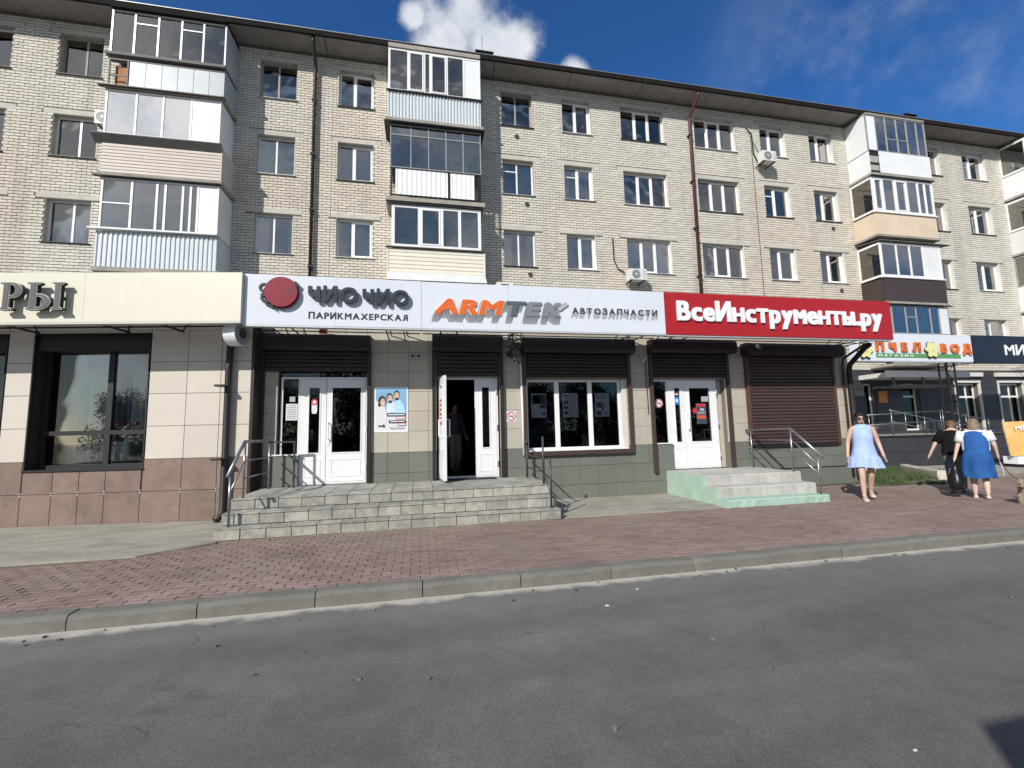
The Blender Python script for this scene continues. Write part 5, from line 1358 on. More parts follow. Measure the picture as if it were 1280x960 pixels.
g4 = turned_thing('shop_sign', 'cream fascia sign with dark serif letters outlined in silver above the showcase window', 'shop sign')
face(g4, M_signcream, -9.4, .585, -.90, -.78, 3.525, 4.365, 4)
BX('bottom_trim', M_trimg, g4, -9.4, .585, -.896, -.784, 3.495, 3.5245)
for x in (-8, -6.4, -4.6, -3.4, -1.85, -.9, .2):
    BX('bracket', M_dkframe, g4, x, x + .03, -.779, -.025, 3.54, 3.57)
    MB().tube([(x + .6, -.77, 3.56), (x, -.03, 3.56)], .014, 5).build('strut', M_dkframe, g4)
BX('bottom_rail', M_dkframe, g4, -9.4, .2, -.46, -.42, 3.54, 3.56)
PX0, PX1, PX2 = -3.07, -2.665, -2.285
def serif_letters():
    P_out = [(0, 0), (.46, 0), (.46, .07), (.34, .10), (.34, .42)] + arc(.42, .71, .36, .29, -90, 90, 12) + [(0, 1), (0, .93), (.12, .90), (.12, .10), (0, .07)]
    P_in = [(.34, .52)] + arc(.38, .715, .17, .195, -90, 90, 10) + [(.34, .91)]
    SOFT = [(0, 0)] + arc(.46, .29, .40, .29, -90, 90, 12) + [(.34, .58), (.34, .90), (.46, .93), (.46, 1), (0, 1), (0, .93), (.12, .90), (.12, .10), (0, .07)]
    SOFT_in = [(.34, .09)] + arc(.40, .285, .20, .195, -90, 90, 10) + [(.34, .48)]
    BAR = [(0, 0), (.46, 0), (.46, .07), (.34, .10), (.34, .90), (.46, .93), (.46, 1), (0, 1), (0, .93), (.12, .90), (.12, .10), (0, .07)]
    for sp, x, sx in (([P_out, P_in], PX0, .42), ([SOFT, SOFT_in], PX1, .42), ([BAR], PX2, .36)):
        poly_letter('letter_body', g4, sp, x, 3.70, sx, .455, -1.02, -.96, M_black)
        f = poly_letter('letter', g4, sp, x, 3.70, sx, .455, -1.045, -1.022, M_trimg)
        cx = sx * .4
        sp2 = []
        for q, s_ in enumerate(sp):
            k = -.022 if q == 0 else .022
            mx = sum(p[0] for p in s_) / len(s_)
            n = len(s_); A = sum(s_[i][0] * s_[(i + 1) % n][1] - s_[(i + 1) % n][0] * s_[i][1] for i in range(n)); o = []
            for i in range(n):
                p0, p1, p2 = Vector(s_[i - 1]), Vector(s_[i]), Vector(s_[(i + 1) % n])
                e1, e2 = (p1 - p0), (p2 - p1)
                if e1.length < 1e-6 or e2.length < 1e-6: continue
                n1 = Vector((-e1.y, e1.x)).normalized(); n2 = Vector((-e2.y, e2.x)).normalized()
                m_ = (n1 + n2); m_ = m_ / max(.3, m_.length ** 2 / 2) 
                sg = 1 if A > 0 else -1
                o.append(tuple(p1 + m_ * (.022 * sg if q == 0 else -.022 * sg)))
            sp2.append(o)
        poly_letter('letter_face', g4, sp2, x, 3.70, sx, .455, -1.052, -1.0455, M_letterg)
    BX('mount', M_black, g4, PX0 + .08, PX0 + .12, -.97, -.901, 3.9, 3.94); BX('mount', M_black, g4, PX1 + .08, PX1 + .12, -.97, -.901, 3.9, 3.94); BX('mount', M_black, g4, PX2 + .06, PX2 + .1, -.97, -.901, 3.9, 3.94)
serif_letters()

g5 = thing_w('shop_sign', 'white sign with orange letters and pale yellow flowers over the dark tiled shop', 'shop sign', (18, 13, 3.8))
BX('panel', M_signwhite, g5, 15.1, 20.62, 13.0, 13.12, 3.83, 4.84)
lettering(g5, 'ПЧЕЛ', 16.08, 18.10, 4.17, .33, 12.93, .05, mat('amber_letter', (.60, .15, .03), .5, var=.35, scale=5), bold=.055, gap=.46)
lettering(g5, 'ВОД', 19.05, 20.50, 4.14, .35, 12.93, .05, MAT['amber_letter'], bold=.055, gap=.40)
BX('green_strip', M_greenpr, g5, 16.10, 20.0, 12.985, 12.998, 3.95, 4.10)
lettering(g5, 'МАГАЗИН', 16.2, 17.75, 3.985, .075, 12.980, .004, M_letterw, bold=.03, gap=.4)
def flower(cx, cz, r):
    b = MB()
    pts = [(cx + r * (1 + .16 * math.cos(6 * a)) * math.cos(a), cz + r * (1 + .16 * math.cos(6 * a)) * math.sin(a)) for a in [2 * PI * k / 48 for k in range(48)]]
    b.prism(pts, 12.91, 12.95); o = b.build('flower', M_yellow, g5)
    MB().tube([(cx, 12.909, cz), (cx, 12.90, cz)], r * .3, 14).build('flower_centre', mat('flower_centre', (.62, .66, .45), .6), o)
    b = MB(); pts = [(cx + .01 + r * 1.13 * (1 + .16 * math.cos(6 * a)) * math.cos(a), cz - .01 + r * 1.13 * (1 + .16 * math.cos(6 * a)) * math.sin(a)) for a in [2 * PI * k / 48 for k in range(48)]]
    b.prism(pts, 12.952, 12.965); b.build('flower_outline', M_ink, o)
flower(15.58, 4.20, .27); flower(18.60, 4.25, .27)
sign_frame(g5, 15.1, 20.6, 13.0, 3.83, YW - .05, pitch=2.6, m=M_steeldk)
g6 = thing_w('shop_sign', 'navy blue sign with white capital letters at the right edge', 'shop sign', (23, 13, 3.8))
BX('panel', M_signdark, g6, 20.66, 27.5, 13.0, 13.12, 3.80, 4.86)
lettering(g6, 'МИ', 22.25, 23.28, 4.10, .40, 12.985, .012, M_letterw, bold=.015, gap=.10)
sign_frame(g6, 20.7, 27.4, 13.0, 3.83, YW - .05, pitch=2.6, m=M_steeldk)
tw = thing_w('lattice_post', 'dark steel lattice post carrying the signs of the dark tiled shop', 'post', (19.8, 13.3, .13))
for x in (19.62, 19.98): 
    for y in (13.22, 13.5): BX('upright', M_dkframe, tw, x, x + .045, y, y + .045, .13, 3.82)
for i in range(9):
    z = .3 + i * .39
    b = MB(); a, c = (19.665, 19.98) if i % 2 == 0 else (19.98, 19.665); b.tube([(a, 13.24, z), (c, 13.24, z + .36)], .016, 5); b.build('lacing', M_dkframe, tw)
# round illuminated box on a bracket between the two fascias
rs = thing_w('round_sign', 'white round double sided light box between the cream and white fascia signs', 'round sign', (-3.1, 8.5, 3.4))
def roundbox():
    c = Vector((-3.17, 8.50, 3.395)); ax = Vector((.97, -.24, 0)).normalized(); r = .215
    P = lambda t: c + ax * t
    b = MB(); b.tube([P(-.08), P(.13)], r, 32); b.build('drum', M_whitep, rs, smooth=False)
    b = MB(); b.tube([P(.131), P(.137)], r * .93, 32); b.build('face', M_greyshade, rs)
    b = MB(); b.tube([P(.138), P(.145)], r * .45, 24); b.build('symbol', M_ink, rs)
    b = MB(); b.tube([P(0) + Vector((0, .2, .05)), P(0) + Vector((0.1, .62, .08))], .02, 6); b.build('bracket', M_dkframe, rs)
roundbox()

# ================================================================ air conditioners
def ac_unit(x, y, z, label, w=.78, h=.52, d=.30, face=-1):
    """outdoor unit: casing, round fan grille, hub, side louvre, brackets"""
    t = thing_w('air_conditioner', label, 'air conditioner', (x, y + d, z), 0, 'air conditioner outdoor units')
    BX('casing', M_ac, t, x - w / 2, x + w / 2, y, y + d, z, z + h)
    cx = x - w * .13; cz = z + h * .5; r = h * .40
    MB().tube([(cx, y - .001, cz), (cx, y - .012, cz)], r, 24).build('fan_grille', M_acgrille, t)
    for q in range(4): 
        rr_ = r * (.3 + .2 * q); n = 24; b = MB()
        for i in range(n):
            a0, a1 = 2 * PI * i / n, 2 * PI * (i + 1) / n
            b.quad(*[(cx + u * math.cos(a), y - .0145, cz + u * math.sin(a)) for u, a in ((rr_, a0), (rr_, a1), (rr_ + .012, a1), (rr_ + .012, a0))])
        b.build('grille_ring', M_greyshade2, t)
    MB().tube([(cx, y - .013, cz), (cx, y - .02, cz)], r * .22, 12).build('hub', M_ac, t)
    for q in range(5): BX('louvre', M_greyshade2, t, x + w * .27, x + w * .45, y - .004, y - .0005, z + h * (.15 + .15 * q), z + h * (.22 + .15 * q))
    for s_ in (-1, 1): BX('bracket', M_dkframe, t, x + s_ * w * .36 - .02, x + s_ * w * .36 + .02, y + .02, YW - .013 if y > 13 else y + d, z - .04, z - .001)
    return t
ac_unit(8.07, 15.05, 7.18, 'white air conditioner below the three part window above the white sign', w=.70, h=.42, d=.30)
ac_unit(14.33, 15.05, 12.60, 'white air conditioner high on the wall under a top floor window', w=.66, h=.44, d=.30)
ac_unit(-9.58, 15.16, 11.38, 'white air conditioner half hidden behind the left stack of balconies', w=.56, h=.44, d=.28)
def duct_box():
    t = thing_w('vent_unit', 'grey metal vent box with dark opening just showing over the white sign', 'vent', (2.22, 12, 3.86))
    BX('duct', M_ac, t, 2.02, 2.46, 11.5, 12.0, 3.862, 5.60)
    BX('dark_opening', M_black, t, 2.14, 2.34, 11.488, 11.499, 5.32, 5.54)
duct_box()

# ================================================================ steps
def tiled_steps():
    t = thing_w('entrance_steps', 'three grey tiled steps in front of the hairdresser and spare parts entrances', 'steps', (-.3, 7.2, .13))
    X0, X1 = -2.86, 2.26
    L_ = [(7.22, .135, .303), (7.46, .303, .477), (7.78, .477, .645)]
    b = MB()
    for k, (y, za, zb) in enumerate(L_): b.box(X0 + .012, X1 - .012, y + .012, YS - .013, za - .0 if k else .12, zb - .012 if k < 2 else zb - .012)
    b.build('core', M_conc, t)
    w = .322; n = int((X1 - X0) / w); w = (X1 - X0) / n
    for k, (y, za, zb) in enumerate(L_):
        off = (k % 2) * w / 2
        xs = [X0] + [X0 + off + i * w for i in range(0 if off else 1, n)] + [X1]
        xs = sorted(set(round(x, 4) for x in xs if X0 <= x <= X1))
        y1 = L_[k + 1][0] if k < 2 else YS - .014
        for i in range(len(xs) - 1):
            tile('riser_tile', M_steptile, t, xs[i], xs[i + 1], za, zb - .018, y + random.uniform(-.003, .003), y + .0118, gap=.013).rotation_euler = (random.uniform(-.012, .012), random.uniform(-.008, .008), random.uniform(-.006, .006))
            nseg = 1 if k < 2 else 4
            for q in range(nseg):
                ya, yb = y - .016 + (y1 - y + .016) * q / nseg, y - .016 + (y1 - y + .016) * (q + 1) / nseg
                zz = zb + random.uniform(-.002, .002)
                BX('tread_tile', M_steptile, t, xs[i] + .006, xs[i + 1] - .006, ya + .004 + random.uniform(-.004, .004), yb - .005 - (.002 if q == nseg - 1 else 0), zb - .017, zz)
        for s_, x in ((-1, X0), (1, X1)):
            BX('end_tile', M_steptile, t, x if s_ < 0 else x - .0118, x + .0118 if s_ < 0 else x, y + .013, (L_[k + 1][0] if k < 2 else YS - .02), za + .002 if k else .135, zb - .019)
    return t
tiled_steps()
def mint_steps():
    t = thing_w('entrance_steps', 'rough concrete steps with mint green painted side in front of the tool shop door', 'steps', (6.5, 7.3, .13))
    def block(x0l, x1, y0, y1, z0, z1, name, front=None):
        n = 22; rr_ = random.Random(int(y0 * 100)); rings = []
        for i in range(n + 1):
            x = x0l + (x1 - x0l) * i / n; w_ = lambda a: rr_.uniform(-a, a)
            rings.append([(x, y0 + w_(.006), z0), (x, y0 + .004 + w_(.007), z1 - .02 + w_(.006)), (x, y0 + .022 + w_(.008), z1 + w_(.003)), (x, (y0 + y1) / 2, z1 + w_(.003)), (x, y1, z1), (x, y1, z0)])
        b = MB(); b.loft(rings); o = b.build(name, [front or M_stepconc], t); return o
    block(5.40, 7.58, 7.28, 7.58, .12, .262, 'lower_step', M_mint)
    block(5.44, 7.60, 7.58, 7.94, .12, .452, 'middle_step')
    block(5.44, 7.62, 7.94, YS - .014, .12, .638, 'landing')
    b = MB(); prof = [(7.59, .125), (7.59, .442), (7.95, .445), (7.95, .63), (9.28, .635), (9.28, .125)]
    b.loft([[(5.385, y, z) for y, z in prof], [(5.4385, y, z) for y, z in prof]]); b.build('painted_side', M_mint, t)
    b = MB(); b.box(5.36, 5.44, 7.255, 7.60, .12, .255); b.build('painted_corner', M_mint, t)
mint_steps()

# ================================================================ handrails
def handrail(label, x, posts, top, mids, m, cross=None):
    t = thing_w('handrail', label, 'handrail', (x, posts[0][0], posts[0][1]))
    for y, zb, zt in posts: MB().tube([(x, y, zb), (x, y, zt)], .019, 8).build('post', m, t, smooth=True)
    MB().tube([(x, y, z) for y, z in top], .026, 8).build('top_rail', m, t, smooth=True)
    for l in mids: MB().tube([(x, y, z) for y, z in l], .013, 6).build('middle_rail', m, t, smooth=True)
    return t
h1 = handrail('grey handrail down the left end of the wide tiled steps', -2.72, [(7.34, .30, 1.04), (7.86, .64, 1.50), (9.05, .64, 1.50)], [(9.22, 1.52), (7.84, 1.52), (7.24, 1.03)], [[(9.1, 1.22), (7.86, 1.22), (7.34, .78)], [(9.1, .95), (7.86, .95)]], M_steel)
BX('return_rail', M_steeldk, h1, -2.73, -2.28, 9.02, 9.05, 1.475, 1.505); MB().tube([(-2.29, 9.035, .64), (-2.29, 9.035, 1.5)], .019, 8).build('post', M_steeldk, h1)
handrail('bare dark steel handrail at the right end of the wide tiled steps', 2.14, [(7.36, .30, 1.13), (7.80, .64, 1.48), (9.05, .64, 1.30)], [(9.2, 1.36), (9.02, 1.36)], [[(9.1, 1.1), (7.80, 1.1)], [(9.1, .85), (7.80, .85), (7.36, .5)]], M_steeldk)
handrail('bright steel handrail with two lower bars on the concrete steps', 7.47, [(7.36, .26, 1.02), (7.96, .63, 1.50), (9.10, .63, 1.50)], [(9.24, 1.49), (7.94, 1.51), (7.24, .96)], [[(9.2, 1.27), (7.94, 1.27), (7.84, 1.2), (7.30, .76)], [(9.2, 1.06), (7.94, 1.06), (7.30, .60)]], M_steel)

# ================================================================ grass, stones, board
def grass():
    b = MB(); r_ = random.Random(21)
    def blade(x, y, h):
        a = r_.uniform(0, 2 * PI); w = r_.uniform(.004, .010); lx, ly = r_.uniform(-.07, .07), r_.uniform(-.07, .07)
        c, s_ = math.cos(a) * w, math.sin(a) * w
        b.v += [(x - c, y - s_, .12), (x + c, y + s_, .12), (x + c * .7 + lx * .4, y + s_ * .7 + ly * .4, .12 + h * .6), (x - c * .7 + lx * .4, y - s_ * .7 + ly * .4, .12 + h * .6), (x + lx, y + ly, .12 + h)]
        i = len(b.v) - 5; b.f += [(i, i + 1, i + 2, i + 3), (i + 3, i + 2, i + 4)]; b.m += [0, 0]
    for _ in range(16000):
        x = r_.uniform(10.6, 15.0); y = r_.uniform(8.7, 12.1)
        lo = 9.0 + .18 * math.sin(x * 2.7) + .1 * math.sin(x * 7.1)
        if x > 12.7: lo = 9.1 + (x - 12.7) * .25
        if y < lo: continue
        n = math.sin(x * 3.1 + y * 1.7) + math.sin(y * 4.3 - x * 1.1)
        if n < -1.1 and r_.random() < .8: continue
        blade(x, y, r_.uniform(.05, .13) * (1.25 if n > .6 else 1))
    for _ in range(900):
        x = r_.uniform(10.3, 12.6); blade(x, 8.75 + .14 * math.sin(x * 3) + r_.gauss(0, .10), r_.uniform(.03, .08))
    for _ in range(250): blade(r_.uniform(7.8, 10.6), 9.24 + r_.gauss(0, .02), r_.uniform(.02, .06))
    o = b.build('grass', M_grass, kind='stuff')
    d = MB(); d.loft([[(x, y, .1195) for x, y in ((10.62, 9.2), (12.6, 8.55), (14.4, 8.75), (14.4, 12.25), (10.62, 12.25))], [(x, y, .129) for x, y in ((10.62, 9.2), (12.6, 8.62), (14.4, 8.85), (14.4, 12.25), (10.62, 12.25))]]); d.build('soil', M_dry, kind='structure')
grass()
def low_stone(pts, h, w, label):
    b = MB(); rings = []; r_ = random.Random(len(pts) + int(pts[0][0] * 10))
    P = [Vector((x, y, 0)) for x, y in pts]
    d = (P[1] - P[0]).normalized(); nn = Vector((-d.y, d.x, 0)); n = 8
    for i in range(n + 1):
        p = P[0] + (P[1] - P[0]) * i / n; q = lambda: r_.uniform(-.012, .012)
        rings.append([tuple(p + nn * a + Vector((q(), q(), z + (q() if z > .13 else 0)))) for a, z in ((-w / 2, .115), (-w / 2, .13 + h * .8), (-w / 2 + .03, .13 + h), (w / 2 - .03, .13 + h), (w / 2, .13 + h * .8), (w / 2, .115))])
    b.loft(rings); tag(b.build('low_stone_edge', M_lintel), label, 'stone edge')
low_stone([(14.2, 11.0), (12.9, 9.1)], .22, .20, 'long pale concrete edging stone lying along the grass strip')
low_stone([(13.55, 11.75), (13.05, 11.1)], .22, .3, 'short pale concrete stone in the grass behind the woman in light blue')
def board():
    t = thing('sandwich_board', 'orange advertising board with white lettering standing on the pavement at the right edge', 'advertising board', (18.52, 10.6, .13), rad(-8))
    b = MB(); b.loft([[(-.62, -.04, .35), (.62, -.04, .35), (.62, .0, .35), (-.62, .0, .35)], [(-.58, .10, 1.40), (.62, .10, 1.42), (.62, .14, 1.42), (-.58, .14, 1.40)]]); o = b.build('poster_panel', mat('orange_poster', (.72, .42, .13), .5, var=.12, scale=3, tint=(.74, .58, .33)), t)
    L_ = lettering(t, 'МЁД', -.30, .40, 1.12, .15, 0.015, .008, M_letterw, bold=.02)
    for k, (a, c) in enumerate(((-.45, .45), (-.38, .50), (-.45, .3), (-.40, .45))): BX('print_line', M_letterw, t, a, c, .048 - .133 * (1.0 - .0) * 0 - .055 + (.93 - .12 * k - .35) * .133 - .0, .05 - .055 + (.93 - .12 * k - .35) * .133 + .02, .93 - .12 * k, .965 - .12 * k)
    BX('base', M_whitep, t, -.50, .62, -.10, .30, .10, .33)
    for x in (-.45, .52): BX('foot', M_dkframe, t, x, x + .06, -.16, .36, 0, .0995)
board()

# ================================================================ people and the dog
def skin_mesh(name, nodes, edges, m, parent, sub=1, root=0, loc=None):
    """one continuous skin grown over a skeleton: nodes (x, y, z, radius x, radius y)"""
    me = bpy.data.meshes.new(name); me.from_pydata([n[:3] for n in nodes], edges, [])
    o = bpy.data.objects.new(name, me); C.objects.link(o)
    o.modifiers.new('grow', 'SKIN')
    if not me.skin_vertices: me.attributes
    for v, n in zip(me.skin_vertices[0].data, nodes): v.radius = (n[3], n[4] if len(n) > 4 else n[3])
    me.skin_vertices[0].data[root].use_root = True
    s = o.modifiers.new('round', 'SUBSURF'); s.levels = sub; s.render_levels = sub
    bpy.context.view_layer.update()
    out = bpy.data.meshes.new_from_object(o.evaluated_get(bpy.context.evaluated_depsgraph_get()))
    C.objects.unlink(o); bpy.data.objects.remove(o); bpy.data.meshes.remove(me)
    out.materials.clear(); out.materials.append(m); out.name = name
    out.polygons.foreach_set('use_smooth', [True] * len(out.polygons))
    return link(name, out, parent, loc)

def ring(cx, cy, z, rx, ry, n=44, wave=0.0, k=9, ph=0.0):
    return [(cx + rx * (1 + wave * math.sin(k * a + ph)) * math.cos(a), cy + ry * (1 + wave * math.sin(k * a + ph)) * math.sin(a), z) for a in [2 * PI * i / n for i in range(n)]]
def garment(name, m, parent, rings, folds=0.0, seed=1):
    """cloth tube; folds deepen towards its lower edge"""
    rnd = random.Random(seed); P = [(rnd.randint(3, 9), rnd.uniform(0, 6), rnd.uniform(.4, 1)) for _ in range(4)]
    z1, z0 = rings[0][0][2], rings[-1][0][2]; R_ = []
    # finer rings in between
    for a, b_ in zip(rings, rings[1:]):
        for q in (0, .5):
            R_.append([tuple(Vector(u).lerp(Vector(v), q)) for u, v in zip(a, b_)])
    R_.append(rings[-1]); out = []
    for r in R_:
        t = (z1 - r[0][2]) / max(1e-6, z1 - z0); cx = sum(p[0] for p in r) / len(r); cy = sum(p[1] for p in r) / len(r); o = []
        for i, p in enumerate(r):
            a = 2 * PI * i / len(r); d = sum(w * math.sin(k * a + ph + 1.3 * t * k * .3) for k, ph, w in P) / 2.2
            f = 1 + folds * (t ** 1.6) * d + folds * .25 * math.sin(9 * t + 2 * a)
            o.append((cx + (p[0] - cx) * f, cy + (p[1] - cy) * f, p[2] + folds * .12 * t * math.sin(3 * a + 1)))
        out.append(o)
    b = MB(); b.smooth = True; b.loft(out, cap=False); return b.build(name, m, parent)

def person(label, x, y, rz, s, skin, legs, arms, head, bulk=1.0, lean=0.0, z=PZ):
    """legs/arms: per side (left = -1, right = +1 seen from the front of the body facing -Y) joint offsets. Returns thing and joint positions."""
    t = thing('person', label, 'person', (x, y, z), rz)
    N, E = [], []
    def add(p, r, ry=None, to=None):
        N.append((p[0] * s, p[1] * s, p[2] * s, r * s, (ry or r) * s)); i = len(N) - 1
        if to is not None: E.append((to, i))
        return i
    ln = lambda zz: -lean * max(0, zz - .90)          # forward lean towards -Y
    pel = add((0, ln(.9), .92), .125 * bulk, .10 * bulk)
    wa = add((0, ln(1.05) + .0, 1.06), .105 * bulk, .085 * bulk, pel)
    ch = add((0, ln(1.24), 1.24), .125 * bulk, .095 * bulk, wa)
    cl = add((0, ln(1.37), 1.375), .075, .06, ch)
    nk = add((0, ln(1.44), 1.445), .045, .045, cl)
    hd0 = Vector((head[0], ln(1.5) + head[1] - .012, 1.50 + head[2])); 
    jaw = add(tuple(hd0 + Vector((0, -.018, .0))), .058, .066, nk)
    cr = add(tuple(hd0 + Vector((0, .004, .085))), .073, .084, jaw)
    tp = add(tuple(hd0 + Vector((0, .012, .125))), .05, .056, cr)
    J = {'head': hd0 * s}
    for sd in (-1, 1):
        hip, kn, an = legs[sd]
        a = add((sd * .085 * bulk, ln(.9) + hip, .86), .085 * bulk, None, pel)
        k = add((sd * .088, kn[0], kn[1]), .056 * (.5 + .5 * bulk), None, a)
        c = add((sd * .088, (kn[0] * .6 + an[0] * .4) + .015, kn[1] * .62 + an[1] * .38), .053 * (.5 + .5 * bulk), None, k)
        f = add((sd * .088, an[0], an[1]), .034, None, c)
        toe = add((sd * .095, an[0] - .13, max(.028, an[1] - .055)), .034, .022, f)
        J['ankle', sd] = Vector((sd * .088, an[0], an[1])) * s; J['toe', sd] = Vector((sd * .095, an[0] - .13, max(.028, an[1] - .055))) * s
        J['knee', sd] = Vector((sd * .088, kn[0], kn[1])) * s
        el, wr = arms[sd]
        sh = add((sd * .165 * (.6 + .4 * bulk), ln(1.36), 1.355), .052, None, cl)
        e = add((el[0] * sd, ln(1.15) + el[1], el[2]), .040, None, sh)
        w = add((wr[0] * sd, ln(1.0) + wr[1], wr[2]), .026, None, e)
        d = (Vector((wr[0] * sd, wr[1], wr[2])) - Vector((el[0] * sd, el[1], el[2]))).normalized()
        wp = Vector((wr[0] * sd, ln(1.0) + wr[1], wr[2]))
        pl = add(tuple(wp + d * .055), .020, .032, w)
        side = Vector((0, -1, 0)); out = d.cross(side).normalized()
        for q, (o_, L_) in enumerate(((-.030, .072), (-.010, .084), (.011, .078), (.031, .060))):
            b0 = wp + d * .095 + side * -o_
            f1 = add(tuple(b0), .0095, None, pl); f2 = add(tuple(b0 + d * L_ * .55 + side * .006), .0085, None, f1); add(tuple(b0 + d * L_ * .9 + side * .022), .0065, None, f2)
        th = add(tuple(wp + d * .045 + side * .036), .010, None, pl); add(tuple(wp + d * .085 + side * .052), .008, None, th)
        J['sh', sd] = Vector((sd * .165 * (.6 + .4 * bulk), ln(1.36), 1.355)) * s; J['el', sd] = Vector((el[0] * sd, ln(1.15) + el[1], el[2])) * s; J['wr', sd] = wp * s; J['hand', sd] = (wp + d * .12) * s
    body = skin_mesh('body', N, E, skin, t, sub=2)
    h = hd0 * s
    b = MB(); b.loft([[tuple(h + Vector(p) * s) for p in r] for r in ([(-.017, -.088, .022), (.017, -.088, .022), (.0, -.078, .02)], [(-.012, -.100, .03), (.012, -.100, .03), (0, -.084, .03)], [(-.006, -.086, .065), (.006, -.086, .065), (0, -.078, .066)])]); b.build('nose', skin, body)
    b = MB(); b.box(*[v for c_, r_ in zip(h + Vector((0, -.083, -.012)) * s, (.022 * s, .006 * s, .006 * s)) for v in (c_ - r_, c_ + r_)]); b.build('mouth', M_lip, body)
    for sd in (-1, 1):
        MB().sphere(tuple(h + Vector((sd * .076, .004, .05)) * s), (.011 * s, .02 * s, .032 * s), 8, 6).build('ear', skin, body, smooth=True)
        MB().sphere(tuple(h + Vector((sd * .030, -.080, .062)) * s), (.014 * s, .008 * s, .008 * s), 8, 6).build('eye', M_eye, body, smooth=True)
    return t, body, J
M_lip = mat('lip', (.42, .16, .14), .5)
M_eye = mat('eye', (.10, .08, .07), .3)
M_skin1 = mat('light_skin', (.56, .37, .29), .55, var=.05, scale=6)
M_skin2 = mat('pale_skin', (.62, .45, .37), .55, var=.05, scale=6)
M_hair1 = mat('dark_brown_hair', (.028, .016, .012), .55, var=.3, scale=30, island=.35)
M_hair2 = mat('grey_blond_hair', (.24, .185, .125), .6, var=.3, scale=30, island=.35)
M_hair3 = mat('auburn_hair', (.17, .105, .06), .6, var=.3, scale=30, island=.35)
M_dress = mat('light_blue_cotton', (.36, .48, .80), .85, var=.10, scale=9, bump=.3, bscale=40)
M_blue = mat('royal_blue_cotton', (.017, .095, .31), .85, var=.22, scale=7, bump=.3, bscale=40)
M_teew = mat('white_cotton', (.74, .76, .78), .85, var=.05, scale=9)
M_blackc = mat('black_cotton', (.010, .010, .012), .95, var=.15, scale=9, spec=.08)
M_trous = mat('grey_trousers', (.13, .13, .15), .85, var=.12, scale=9)
M_shoe = mat('beige_shoe', (.55, .47, .40), .6, var=.08)
M_bag = mat('black_plastic_bag', (.012, .012, .014), .28, var=.2, scale=20, bump=.6, bscale=25)

def hair(parent, J, s, m, kind):
    h = J['head']; b = MB(); b.smooth = True
    n = 20; rings = []
    lo = {'bob': 1.05, 'short': .86, 'bun': .86}[kind]
    for a in range(0, 9):
        t = PI * (a / 8) * lo * .62
        rx, ry = .088 * math.sin(t) + .001, .102 * math.sin(t) + .001
        row = []
        for k in range(n):
            ang = 2 * PI * k / n; fr = max(0, -math.sin(ang))
            zz = .155 - .155 * (1 - math.cos(t)) * (1 - .62 * fr)
            rough = 1 + .07 * math.sin(k * 2.3 + a * 1.7) + .05 * math.sin(k * 5.1 - a * 2.9)
            row.append(tuple(h + Vector((rx * math.cos(ang) * rough, .012 + ry * math.sin(ang) * rough * (.93 if fr > .3 else 1), .02 + zz)) * s))
        rings.append(row)
    b.loft(rings, cap=True); o = b.build('hair', m, parent)
    if kind == 'bob':
        q = MB(); q.smooth = True
        q.loft([[tuple(h + Vector((.092 * f * math.cos(a), .02 + .095 * f * math.sin(a), zz)) * s) for a in [rad(-20 + 220 * i / 14) for i in range(15)]] for f, zz in ((1.0, .09), (1.06, .03), (1.04, -.04), (.92, -.09))], cap=False, close=False)
        q.build('hair_lengths', m, o)
    if kind == 'bun': MB().sphere(tuple(h + Vector((0, .125, .08)) * s), .04 * s, 10, 7).build('hair_bun', m, o, smooth=True)
    strands(o, J, s, m, kind, int(J['head'].x * 1000) + len(kind))
    return o
def strands(o, J, s, m, kind, seed):
    """loose locks lying over the hair so that its outline is not smooth"""
    h = J['head']; b = MB(); r_ = random.Random(seed)
    for _ in range(420):
        a = r_.uniform(0, 2 * PI); t = r_.uniform(.1, 1.75 if kind == 'bob' else 1.45)
        if math.sin(a) < -.35 and t > .75: continue
        P = lambda tt, f: h + Vector((.090 * f * math.sin(tt) * math.cos(a), .012 + .103 * f * math.sin(tt) * math.sin(a), .068 + .108 * f * math.cos(tt))) * s
        L_ = r_.uniform(.25, .6); w = Vector((-math.sin(a), math.cos(a), 0)) * .007 * s; q = Vector((r_.uniform(-1, 1), r_.uniform(-1, 1), r_.uniform(-.6, .4))) * .012 * s
        f0, f1 = r_.uniform(1.0, 1.05), r_.uniform(1.02, 1.16)
        p0, p1, p2 = P(t, f0), P(t + L_ * .5, (f0 + f1) / 2 + .02) + q * .4, P(t + L_, f1) + q
        b.quad(tuple(p0 - w), tuple(p0 + w), tuple(p1 + w), tuple(p1 - w)); b.quad(tuple(p1 - w), tuple(p1 + w), tuple(p2))
    b.build('hair_locks', m, o, kind='stuff')
def shoe(parent, J, s, sd, m, heel=.0):
    a, tt = J['ankle', sd], J['toe', sd]; b = MB(); b.smooth = True
    x = a.x; yb, yf = a.y + .05 * s, a.y - .20 * s; z0 = tt.z - .03 * s
    rings = [[(x + w * s * math.cos(q), yy, z0 + .012 + max(0, hh * s * math.sin(q)) + (-.012 if math.sin(q) < 0 else 0)) for q in [2 * PI * k / 10 for k in range(10)]] for yy, w, hh in ((yb, .022, .05), (yb - .03 * s, .040, .07), (a.y - .06 * s, .043, .065), (a.y - .14 * s, .050, .042), (yf + .015 * s, .040, .03), (yf, .018, .018))]
    b.loft(rings); return b.build('shoe', m, parent)
def sleeve(parent, p, q, r0, r1, m, name='sleeve'):
    return MB().tube([tuple(p), tuple((p + q) / 2), tuple(q)], r0, 14, r1).build(name, m, parent, smooth=True)

